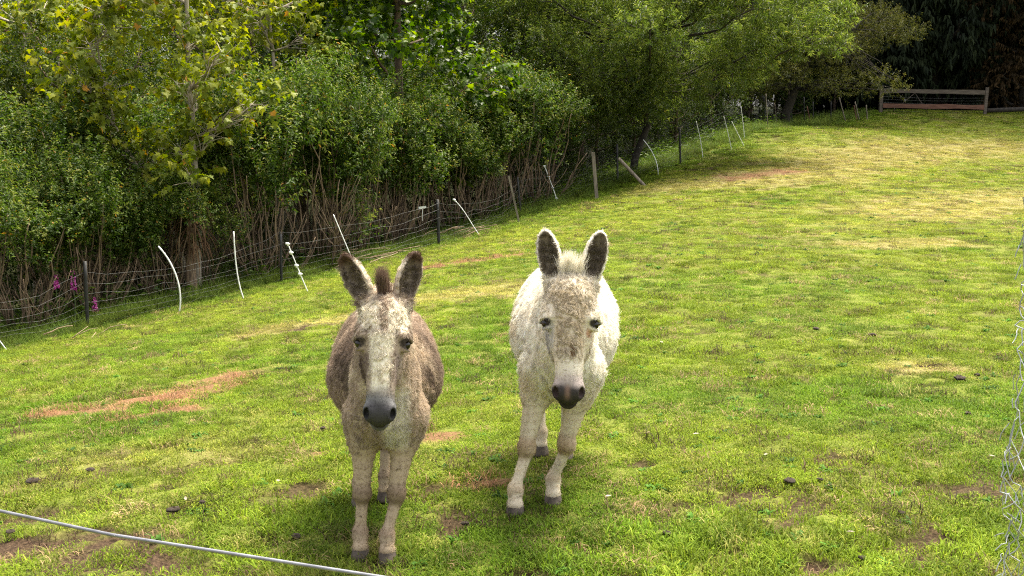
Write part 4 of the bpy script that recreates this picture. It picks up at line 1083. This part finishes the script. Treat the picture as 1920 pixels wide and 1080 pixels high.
palm('tall palm with a tan ball of dead leaves at the upper left corner', spot(28, 26.5), 6.2, 260, 1.1, 4)

# ---- foxgloves
M_PINK = leaf_mat('foxglove_bells', [(0, (.42, .04, .28)), (.6, (.62, .10, .45)), (1, (.75, .3, .62))], .5, .35, .3)
M_STEM = simple_mat('green_stem', (.05, .09, .02), (.10, .15, .04), 20, .6, 0)
def foxglove(px, py0, py1, label, seed):
    rng = np.random.default_rng(seed); Y = FA[1] + .1 + (px - 8) * .0073
    b = at(px, py1, Y + .75); g = gz(b[0], b[1]); h = at(px, py0, Y + .75)[2] - g
    r = link('foxglove', None, label=label, cat='flower', group='foxgloves by the near post', loc=(b[0], b[1], g))
    P = curve_pts((0, 0, -.02), (rng.normal(0, .05), 0, h), rng, 8, 0, .06); link('stem', MB().tube(P, np.linspace(.010, .004, 8), 6).mesh('stem'), M_STEM, r)
    sp = (at(px, py0, Y)[2] - at(px, py1, Y)[2])
    n = 34; t = rng.random(n); z = h - sp * 1.15 * t; a = rng.random(n) * 6.283
    base = np.stack([P[-1][0] + .012 * np.cos(a), .012 * np.sin(a), z], 1); d = np.stack([np.cos(a), np.sin(a), np.full(n, -.75)], 1); V, F = [], []
    rr = []
    for i in range(n):
        dd = unit(d[i]); s = unit(np.cross(dd, (0, 0, 1))); u = np.cross(s, dd); l = .045 * (.4 + .7 * t[i]); k0 = len(V)
        for q, rad in ((0, .006), (.5, .012), (1, .018)):
            for j in range(6): V.append(base[i] + dd * l * q + (s * math.cos(j * 1.047) + u * math.sin(j * 1.047)) * rad * (.5 + .6 * t[i]))
        F += [(k0 + m * 6 + j, k0 + m * 6 + (j + 1) % 6, k0 + m * 6 + 6 + (j + 1) % 6, k0 + m * 6 + 6 + j) for m in (0, 1) for j in range(6)]
        rr += [rng.random()] * 18
    link('flowers', mesh_from('flowers', V, F, True, {'rnd': rr}), M_PINK, r, kind='stuff')
    for i in range(7):
        a = rng.random() * 6.283; q = np.array([[0, 0, .1 + .09 * i]]); L_ = np.array([.30 - .025 * i]); dd = np.array([[math.cos(a), math.sin(a), .35]])
        link('leaf', leaf_mesh('leaf', q, dd, np.array([[0, 0, 1.0]]), L_, L_ * .38, np.array([.75]), False, .2, .3), L_HEDGE, r)
foxglove(104, 514, 536, 'short pink foxglove left of the tall pink one', 1)
foxglove(137, 504, 540, 'tall pink foxglove left of the black near post', 2)
foxglove(167, 556, 582, 'low pink foxglove just right of the black near post', 3)

# ---- low leafy growth at the foot of the hedge
def undergrowth():
    rng = np.random.default_rng(77); n = 2600
    t = rng.random(n) * 36 - 3; off = .5 + 4.2 * rng.random(n)
    x = FA[0] + FDIR[0] * t - FNRM[0] * off; y = FA[1] + FDIR[1] * t - FNRM[1] * off
    keep = N1.fbm(x * .9, y * .9, 3) > .44; x, y = x[keep], y[keep]; n = len(x)
    per = 9; z = ground_z(x, y); h = .15 + .5 * rng.random(n)
    q = rng.random((n, per)); a = rng.random((n, per)) * 6.283
    base = np.stack([x[:, None] + .12 * np.cos(a), y[:, None] + .12 * np.sin(a), z[:, None] + h[:, None] * q], -1)
    d = np.stack([np.cos(a), np.sin(a), .1 + .4 * rng.random((n, per))], -1)
    L_ = (.07 + .09 * rng.random((n, per))).ravel()
    me = leaf_mesh('undergrowth', base.reshape(-1, 3), d.reshape(-1, 3), np.array([0, 0, 1.0]) + rng.normal(0, .3, (n * per, 3)), L_, L_ * .42, np.clip(rng.random(n * per) * .7 + .1, 0, .9))
    link('undergrowth', me, L_HEDGE, label='low leafy weeds in the shade at the foot of the hedge', cat='undergrowth', kind='stuff')
undergrowth()
# ------------------------------------------------------------------ fence: posts and sagging netting along the hedge
M_STEEL = simple_mat('black_post_steel', (.008, .008, .008), (.022, .020, .018), 20, .6, .3, .004)
M_WOOD = simple_mat('weathered_wood', (.10, .08, .06), (.27, .225, .175), 9, .85, .5, .006, stretch=(3, 3, .4))
M_WOODX = simple_mat('weathered_rail', (.055, .040, .03), (.15, .12, .095), 7, .85, .6, .006, stretch=(.35, 3, 4))
M_RUST = simple_mat('reddish_rail', (.09, .035, .022), (.20, .10, .07), 7, .9, .6, .006, stretch=(.35, 3, 4))
M_WIRE = simple_mat('galvanised_wire', (.06, .06, .057), (.15, .15, .145), 30, .5, 0, metal=.4)
M_WHITE = simple_mat('white_fibreglass', (.72, .72, .70), (.84, .84, .82), 12, .4, 0)
M_PLASTIC = simple_mat('white_plastic', (.78, .78, .77), (.86, .86, .85), 12, .35, 0)
M_STICK = simple_mat('dead_stick', (.16, .10, .06), (.40, .29, .19), 18, .85, .4, .005)

def pix_pole(pts, Y=None):
    """polyline of photo pixels, last one on the ground -> world points at one depth"""
    b = ground_hit(*pts[-1]); Yb = b[1] if Y is None else Y
    P = np.array([at(x, y, Yb) for x, y in pts])
    if Y is not None: P[:, 2] += gz(P[-1][0], P[-1][1]) - P[-1][2]
    return P
def resample(P, n=9):
    P = np.asarray(P, float)
    if len(P) == 2: return P[0] + (P[1] - P[0]) * np.linspace(0, 1, n)[:, None]
    t = np.concatenate([[0], np.cumsum(np.linalg.norm(np.diff(P, axis=0), axis=1))]); t /= t[-1]
    co = [np.polyfit(t, P[:, k], min(3, len(P) - 1)) for k in range(3)]
    q = np.linspace(0, 1, n); return np.stack([np.polyval(c, q) for c in co], 1)
def fence_pt(px):
    u = (px - 960) / FPX / 1.0; k = CP
    # (FA + FDIR t).x / .y = u / k
    t = (u / k * FA[1] - FA[0]) / (FDIR[0] - u / k * FDIR[1]); return t
fence = link('netting_fence', None, label='sagging wire netting fence on black posts along the foot of the hedge', cat='fence', loc=(0, 0, 0))
def post(parent, pts, r, mat, name='post', square=False, Y=None, label=None):
    P = pix_pole(pts, Y); d = unit(P[0] - P[-1]); P[-1] = P[-1] - d * .12
    if square:
        mb = MB(); w = np.cross(d, (0, 1.0, 0)); w = unit(w); v = np.cross(w, d); Rm = np.stack([w, v, d], 1)
        L = np.linalg.norm(P[0] - P[-1]); mb.box((P[0] + P[-1]) / 2, (r, r, L / 2), Rm); me = mb.mesh(name, False)
    else: me = MB().tube(resample(P, 6), r, 8).mesh(name)
    return link(name, me, mat, parent, label=label), P
tops = []
for pts, r, m, sq in [([(-130, 520), (-128, 680)], .028, M_STEEL, 0), ([(159, 490), (165, 619)], .030, M_STEEL, 0), ([(526, 438), (528, 531)], .024, M_STEEL, 0), ([(820, 374), (823, 461)], .034, M_STEEL, 0),
                      ([(970, 332), (977, 407)], .026, M_STEEL, 0), ([(1157, 270), (1158, 346)], .030, M_STEEL, 0), ([(1274, 238), (1276, 309)], .032, M_STEEL, 0), ([(1431, 178), (1435, 240)], .075, M_STEEL, 0)]:
    o, P = post(fence, pts, r, m, 'post', sq); tops.append(P)
post(fence, [(1112, 286), (1119, 373)], .045, M_WOOD, 'post', True, label='grey weathered square wooden post')
post(fence, [(954, 330), (974, 420)], .022, M_WOOD, 'batten', True, label='thin leaning pale wooden batten')
post(fence, [(1160, 297), (1209, 349)], .045, M_WOOD, 'brace', False, label='fallen grey pole leaning on the fence')
_rf = np.random.default_rng(17)
bases = [np.array([p[-1][0], p[-1][1]]) for p in tops]
for a, b in zip(bases[:-1], bases[1:]):
    ln = np.linalg.norm(b - a); n = max(6, int(ln / .32)); q = np.linspace(0, 1, n)
    X = a[0] + (b[0] - a[0]) * q; Y = a[1] + (b[1] - a[1]) * q; zg = ground_z(X, Y); mb = MB(); rows = []
    sg = .06 + .25 * _rf.random()
    belly = _rf.normal(0, .10) * np.sin(q * math.pi)
    for k, hgt in enumerate((.08, .20, .32, .45, .60, .77, .95)):
        z = zg + hgt * (1 - sg * np.sin(q * math.pi) ** .8 * _rf.uniform(.6, 1.2)) + _rf.normal(0, .018, n)
        off = belly * (hgt / .9) + _rf.normal(0, .02, n)
        P = np.stack([X + FNRM[0] * off, Y + FNRM[1] * off, z], 1); rows.append(P); mb.tube(P, .0018, 4, False)
    for j in range(n):
        P = np.array([r_[j] for r_ in rows]); P[1:-1] += _rf.normal(0, .02, (5, 3)); mb.tube(P, .0015, 3, False)
        if j < n - 1:
            P2 = np.array([(r_[j] + r_[j + 1]) / 2 for r_ in rows]); mb.tube(P2, .0014, 3, False)
    link('netting', mb.mesh('netting'), M_WIRE, fence)

# white electric-fence rods, each standing by itself
def rod(pts, label, r=.008, clips=(), mat=None, Y=None, name='fence_rod'):
    P = resample(pix_pole(pts, Y), 12); e = unit(P[-1] - P[-2]); P = np.concatenate([P, [P[-1] + e * .1]])
    ro = link(name, None, label=label, cat='fence rod', group='electric-fence rods along the hedge', loc=P[-2])
    rd = link('rod', MB().tube(P - P[-2], r, 7).mesh('rod'), mat or M_WHITE, ro)
    for c in clips:
        q = P[int(c * 11)] - P[-2]; mb = MB(); mb.tube([q + (-.035, 0, .012), q + (.030, 0, .004)], [.020, .012], 7); mb.tube([q - (0, 0, .028), q + (0, 0, .028)], .017, 7)
        link('clip', mb.mesh('clip'), M_PLASTIC, rd)
    return ro
rod([(-38, 590), (-12, 624), (12, 656)], 'white fence rod leaning at the far left edge')
rod([(297, 462), (318, 490), (331, 520), (338, 552), (336, 586)], 'strongly bowed white fence rod below the brown palm', .013)
rod([(438, 434), (441, 480), (447, 525), (457, 561)], 'tall slightly bowed white fence rod right of the strongly bowed one', .011)
rod([(540, 458), (558, 502), (577, 547)], 'straight leaning white fence rod with four clips', .008, (.02, .24, .5, .72))
rod([(625, 402), (640, 438), (668, 505)], 'white fence rod rising behind the ear of the grey donkey', .009)
rod([(852, 375), (875, 404), (890, 428), (899, 441)], 'leaning white fence rod stuck in the heap of sticks', .009, (.02,))
rod([(1021, 312), (1035, 348), (1048, 386)], 'leaning white fence rod with clips above the white donkey', .010, (.03, .35, .62, .85))
rod([(1206, 262), (1222, 284), (1231, 305), (1234, 329)], 'bowed white fence rod right of the fallen grey pole', .011)
rod([(1305, 227), (1313, 262), (1318, 297)], 'white fence rod right of the far thin black post', .012)
rod([(1357, 218), (1365, 250), (1372, 283)], 'slightly bowed white fence rod beside the leaning one', .011)
rod([(1372, 228), (1383, 250), (1395, 274)], 'white fence rod leaning steeply in front of the scrub tree', .011)
rod([(1389, 199), (1393, 230), (1396, 261)], 'upright white fence rod just behind the steeply leaning one', .012)
rod([(1436, 176), (1438, 210), (1440, 241)], 'pale rod standing against the thick far black post', .018, (), M_WOOD)
# thin stakes in the shade at the far corner
for pts, lb, m in [([(1453, 180), (1457, 229)], 'thin stake just right of the thick black post', M_WOOD), ([(1474, 184), (1482, 226)], 'slanting dark stake under the scrub tree', M_STEEL), ([(1484, 172), (1486, 222)], 'slim dark stake under the scrub tree trunk', M_STEEL),
                   ([(1508, 170), (1509, 223)], 'upright dark stake beside the reddish one', M_STEEL), ([(1514, 184), (1521, 218)], 'slanting reddish stake in the shade', M_RUST), ([(1525, 174), (1526, 216)], 'upright dark stake right of the reddish one', M_STEEL),
                   ([(1559, 170), (1559, 211)], 'lone dark stake left of the gate', M_STEEL), ([(1574, 164), (1586, 210)], 'tall slanting stake left of the gate', M_WOOD), ([(1602, 180), (1607, 209)], 'reddish stake next to the pale one near the gate', M_RUST),
                   ([(1604, 174), (1612, 209)], 'pale slanting stake near the gate', M_WOOD), ([(1625, 182), (1627, 210)], 'last pale stake before the gate', M_WOOD)]:
    P = pix_pole(pts, 46.0); d = unit(P[0] - P[-1]); o = P[-1].copy(); P[-1] = P[-1] - d * .1
    tag(link('fence_stake', MB().tube(resample(P - o, 5) + _rf.normal(0, .006, (5, 3)), [.022, .023, .024, .026, .028], 6).mesh('fence_stake'), m, loc=o), lb, 'stake', 'stakes in the far corner')
# white tag tied to the netting
q = at(792, 389, 24.4); tg = MB(); tg.box((0, 0, 0), (.085, .006, .025), Matrix.Rotation(R(-8), 3, 'Y')); tg.tube([(0, .01, .02), (0, .01, -.3)], .007, 6)
tag(link('white_tag', tg.mesh('white_tag', False), M_PLASTIC, loc=q), 'small white tag on a stem at the fence left of the black post', 'tag')

# ------------------------------------------------------------------ rail gate at the far end
def gate():
    YG = 48.6
    A, B_ = at(1651, 210, YG), at(1846, 213, YG - .4)
    A[2], B_[2] = gz(A[0], A[1]), gz(B_[0], B_[1])
    rng = np.random.default_rng(2)
    g = link('rail_gate', None, label='weathered wooden gate with two rails between posts under the dark trees', cat='gate', loc=A)
    d = B_ - A; L = np.linalg.norm(d[:2]); ux = unit((d[0], d[1], d[2])); rz = np.stack([ux, unit((-d[1], d[0], 0)), unit(np.cross(ux, unit((-d[1], d[0], 0))))], 1)
    def pz(y0): return (at(1750, y0, YG)[2] - at(1750, 210, YG)[2])
    for k, (o, w, hh, ln) in enumerate([((0, 0, 0), .065, 1.17, 0.0), (tuple(d), .060, 1.15, .05)]):
        mb = MB(); P = np.array([(0, 0, -.15), (ln * .5, 0, .5), (ln, 0, hh)]) + np.array(o)
        c = (P[0] + P[-1]) / 2; ax = unit(P[-1] - P[0]); r2 = np.stack([unit(np.cross((0, 1, 0), ax)), np.cross(ax, unit(np.cross((0, 1, 0), ax))), ax], 1)
        mb.box(c, (w, w, np.linalg.norm(P[-1] - P[0]) / 2), r2, .006, rng)
        link('post', mb.mesh('post', False), M_WOODX, g)
    for z0, z1, m, lb in [(.85, 1.03, M_WOODX, 'grey weathered top rail'), (.21, .40, M_RUST, 'reddish bottom rail')]:
        n = 9; V, F = [], []
        for i in range(n):
            t = (.065 + (L - .13) * i / (n - 1)) / L; p = d * t; j = rng.normal(0, .008, 4)
            V += [p + (0, -.095, z0 + j[0]), p + (0, -.068, z0 + j[0]), p + (0, -.068, z1 + j[1]), p + (0, -.095, z1 + j[1])]
        F = [(4 * i + a, 4 * i + (a + 1) % 4, 4 * i + 4 + (a + 1) % 4, 4 * i + 4 + a) for i in range(n - 1) for a in range(4)] + [(0, 1, 2, 3), (4 * n - 1, 4 * n - 2, 4 * n - 3, 4 * n - 4)]
        link('rail', mesh_from('rail', V, F, False), m, g, label=lb)
    mb = MB()
    for z in (.10, .45, .58, .70): mb.tube(curve_pts((0, 0, z), d + (0, 0, z), rng, 9, -.01, .01), .004, 4, False)
    link('wire', mb.mesh('wire'), M_WIRE, g)
    for a, b in ((.12, .34), (.46, .32)):
        P = [d * a + (0, .06, .05), d * b + (0, .06, .92)]; link('brace', MB().tube(P, .012, 6).mesh('brace'), M_WOODX, g)
    # low log beyond the right post
    e = B_ + np.array([.3, .5, .10]); lg = MB().tube(curve_pts((0, 0, 0), (3.6, .3, .15), rng, 7, 0, .01), .10, 9)
    e[2] = gz(e[0] + 1.5, e[1]) + .12
    tag(link('fallen_log', lg.mesh('fallen_log'), BARK_DARK, loc=e), 'low log lying on the ground right of the gate', 'log')
gate()

# ------------------------------------------------------------------ sticks and brush
def brush(label, px, py, n, L, seed, spread=.35, name='brush_pile'):
    rng = np.random.default_rng(seed); b = ground_hit(px, py); r = link(name, None, label=label, cat='brush', loc=(b[0], b[1], gz(b[0], b[1])))
    for i in range(n):
        a = rng.normal(.5, .5); l = L * rng.uniform(.5, 1.1); c = np.array([rng.normal(0, spread), rng.normal(0, spread * .6), .02 + .12 * rng.random()])
        dd = np.array([math.cos(a), math.sin(a) * .5, .12 * rng.normal() + .25]) * l / 2
        p, q = c - dd, c + dd; p[2] = max(p[2], .0); rr = rng.uniform(.008, .018)
        link('stick', MB().tube(curve_pts(p, q, rng, 5, .05, .15), np.linspace(rr, rr * .4, 5), 5).mesh('stick'), M_STICK, r)
brush('heap of dry sticks at the foot of the leaning white rod', 885, 441, 16, .75, 1)
brush('pulled-out dry branches lying over the fence left of the black post', 700, 490, 18, 1.3, 2, .7)
brush('twiggy dead branches on the ground below the near black post', 168, 632, 5, .5, 3, .2)
b = ground_hit(290, 580); mb = MB().tube(curve_pts((-.25, .2, .14), (.16, 0, .02), np.random.default_rng(3), 6, .08, .1), [.02, .02, .018, .016, .012, .008], 6)
tag(link('fallen_branch', mb.mesh('fallen_branch'), M_STICK, loc=(b[0], b[1], gz(b[0], b[1]))), 'short pale broken branch on the grass left of the bowed rod', 'branch')

# ------------------------------------------------------------------ near fence: loose cable and crumpled netting at the camera
M_CABLE = simple_mat('grey_cable', (.16, .16, .18), (.30, .30, .33), 40, .38, .2, .001, metal=.5)
A, K, B_ = at(-700, 790, 1.75), at(210, 1003, 1.45), at(1500, 1205, 1.2)
P = np.concatenate([A + (K - A) * np.linspace(0, 1, 9)[:, None] - np.array([0, 0, .006]) * np.sin(np.linspace(0, 1, 9) * math.pi)[:, None], (K + (B_ - K) * np.linspace(0, 1, 12)[:, None])[1:]])
tag(link('fence_cable', MB().tube(P, .0026, 8).mesh('fence_cable'), M_CABLE), 'grey cable running slackly across the lower left corner', 'cable')
M_NET = simple_mat('grey_netting_wire', (.26, .27, .28), (.46, .48, .50), 30, .5, 0, metal=.3)
def near_net():
    rng = np.random.default_rng(4); Y0 = 1.55
    edge = [(380, 1921), (470, 1915), (560, 1913), (640, 1908), (720, 1903), (800, 1892), (870, 1880), (905, 1884), (940, 1890), (1000, 1882), (1080, 1878), (1300, 1882), (1900, 1890)]
    zs = np.array([at(1900, e[0], Y0)[2] for e in edge]); xs = np.array([at(e[1], e[0], Y0)[0] for e in edge])
    ztop, zb = zs[0], gz(.8, Y0) + .01; pitch = .016
    nr = int((ztop - zb) / pitch); nc = 30; net = []
    def pt(i, j):
        z = ztop - i * pitch; e = np.interp(-z, -zs, xs); s = j / nc
        yy = Y0 + .05 * math.sin(s * 9 + i * .13) + .03 * math.sin(i * .22)
        return np.array([(e + max(s, 0) * .42 + .012 * math.sin(i * .31 + j) * s) * yy / Y0, yy, z])
    mb = MB(); J = rng.normal(0, .0045, (nr + 1, nc + 1, 3))
    for i in range(nr):
        for j in range(nc):
            k = (j + .5 * (i % 2))
            a = pt(i, k) + J[i, j]; b1 = pt(i + 1, k + .5 * (1 if i % 2 == 0 else 0) - (0 if i % 2 == 0 else .5)) + J[i + 1, j]
            mb.tube([a, (a + b1) / 2 + rng.normal(0, .002, 3), b1], .0009, 4, False)
            b2j = j + 1 if i % 2 else j
            if i % 2 == 0 and j > 0: b2 = pt(i + 1, j - .5 + .5) + J[i + 1, j - 1]; mb.tube([a, b2], .0007, 4, False)
            elif i % 2 and j < nc - 1: b2 = pt(i + 1, j + 1) + J[i + 1, j + 1]; mb.tube([a, b2], .0007, 4, False)
    # loose broken ends along the torn edge
    for i in range(0, nr, 2):
        a = pt(i, 0); mb.tube(curve_pts(a, a + rng.normal(0, .010, 3) + (-.002, 0, -.015), rng, 5, .1, .3), .0008, 4, False)
        a = pt(i, .5); mb.tube(curve_pts(a, a + rng.normal(0, .010, 3) + (.0, 0, -.03), rng, 5, .1, .4), .0009, 4, False)
    r = link('near_netting', None, label='crumpled grey wire netting hanging at the right edge', cat='netting', loc=(0, 0, 0))
    link('netting', mb.mesh('netting'), M_NET, r)
    p = np.array([1.12, Y0 + .09, gz(1.12, Y0 + .09) - .1]); link('post', MB().tube([p, p + (0, 0, 1.75)], .045, 10).mesh('post'), M_WOOD, r)
near_net()

# ------------------------------------------------------------------ dung, clods, fallen leaves on the turf
M_CLOD = simple_mat('dung', (.018, .012, .008), (.075, .05, .03), 40, .95, .8, .01)
M_DEADLEAF = simple_mat('pale_dead_leaf', (.20, .155, .10), (.36, .31, .24), 30, .7, .2, .002)
def clod_mesh(seed):
    rng = np.random.default_rng(seed); th = np.linspace(0, math.pi, 8); V = []
    for t in th:
        for j in range(10):
            a = j * .6283; r = 1 + rng.normal(0, .16); V.append((math.sin(t) * math.cos(a) * r, math.sin(t) * math.sin(a) * r, (math.cos(t) * .55 + .2) * r))
    F = [(i * 10 + j, (i + 1) * 10 + j, (i + 1) * 10 + (j + 1) % 10, i * 10 + (j + 1) % 10) for i in range(7) for j in range(10)]
    return mesh_from('clod', V, F, True)
CL = [clod_mesh(s) for s in range(4)]
for me in CL: me.materials.append(M_CLOD)
_cd = [(62, 905, 20, 'dark dung clod at the left side of the turf'), (170, 884, 14, 'small dark clod right of the left dung clod'), (325, 960, 20, 'dark clod beside the torn turf strip'), (380, 945, 12, 'little clod at the end of the torn turf strip'),
       (20, 1000, 14, 'black clod in the muddy corner just above the cable'), (556, 1010, 18, 'dark clod left of the grey donkey hooves'), (605, 805, 9, 'dark crumb of dung left of the grey donkey belly'), (1617, 1050, 14, 'black clod at the lower right of the turf'),
       (1480, 905, 18, 'brown clod in the middle of the right foreground'), (1538, 902, 10, 'small brown clod beside the larger right foreground one'), (1800, 712, 18, 'dark clod near the netting at the right'), (1832, 705, 9, 'small dark clod just above the netting fold'),
       (1530, 618, 10, 'flat dark clod in the middle right of the field'), (1636, 630, 12, 'dark clod left of the worn track'), (1250, 1003, 14, 'brown clod in front of the white donkey'), (1150, 1047, 14, 'dark clod at the bottom right of the white donkey'),
       (418, 632, 12, 'dark tuft-sized clod below the straight clipped rod'), (872, 985, 14, 'brown clod between the two donkeys'), (1690, 965, 12, 'dark clod in the lower right grass'), (1815, 778, 11, 'dark clod left of the netting bulge'), (1415, 575, 8, 'tiny dark clod right of the white donkey')]
for i, (px, py, w, lb) in enumerate(_cd):
    p = ground_hit(px, py); s = w / FPX * p[1] * .62
    o = tag(link('dung_clod', CL[i % 4], None, loc=(p[0], p[1], gz(p[0], p[1]) + .008)), lb, 'clod', 'dung clods on the turf'); o.scale = (s, s * .9, s * .75); o.rotation_euler = (0, 0, i * 1.7)
for i, (px, py, w, lb) in enumerate([(1305, 823, 16, 'pale curled dead leaf right of the white donkey'), (1140, 942, 22, 'whitish dead leaf by the hooves of the white donkey'), (522, 912, 18, 'pale dead leaf left of the grey donkey legs'), (1215, 822, 30, 'dark twig-like dead leaf right of the white donkey chest'),
                                     (1595, 1010, 18, 'white dead leaf in the lower right grass'), (1858, 865, 16, 'pale leaf on the grass next to the netting'), (530, 868, 14, 'small pale leaf beside the straw patch'), (1240, 648, 16, 'whitish leaf beside the white donkey belly'), (350, 945, 16, 'pale leaf on the torn turf strip'), (1435, 862, 12, 'small pale leaf in the right foreground')]):
    p = ground_hit(px, py); l = w / FPX * p[1] * .85; rng = np.random.default_rng(i)
    V, F = [], []
    for k in range(6):
        q = k / 5; ww = l * .22 * math.sin(math.pi * (.06 + .9 * q)); zz = .012 + .25 * l * (q - .5) ** 2
        V += [(l * (q - .5), -ww, zz + ww * .5), (l * (q - .5), 0, zz), (l * (q - .5), ww, zz + ww * .5)]
    F = [(3 * k + j, 3 * k + j + 1, 3 * k + j + 4, 3 * k + j + 3) for k in range(5) for j in (0, 1)]
    o = tag(link('fallen_leaf', mesh_from('fallen_leaf', V, F, True), M_STICK if 'dark' in lb else M_DEADLEAF, loc=(p[0], p[1], gz(p[0], p[1]) + .018)), lb, 'leaf', 'fallen leaves on the turf'); o.rotation_euler = (rng.normal(0, .15), rng.normal(0, .15), rng.random() * 6.28)
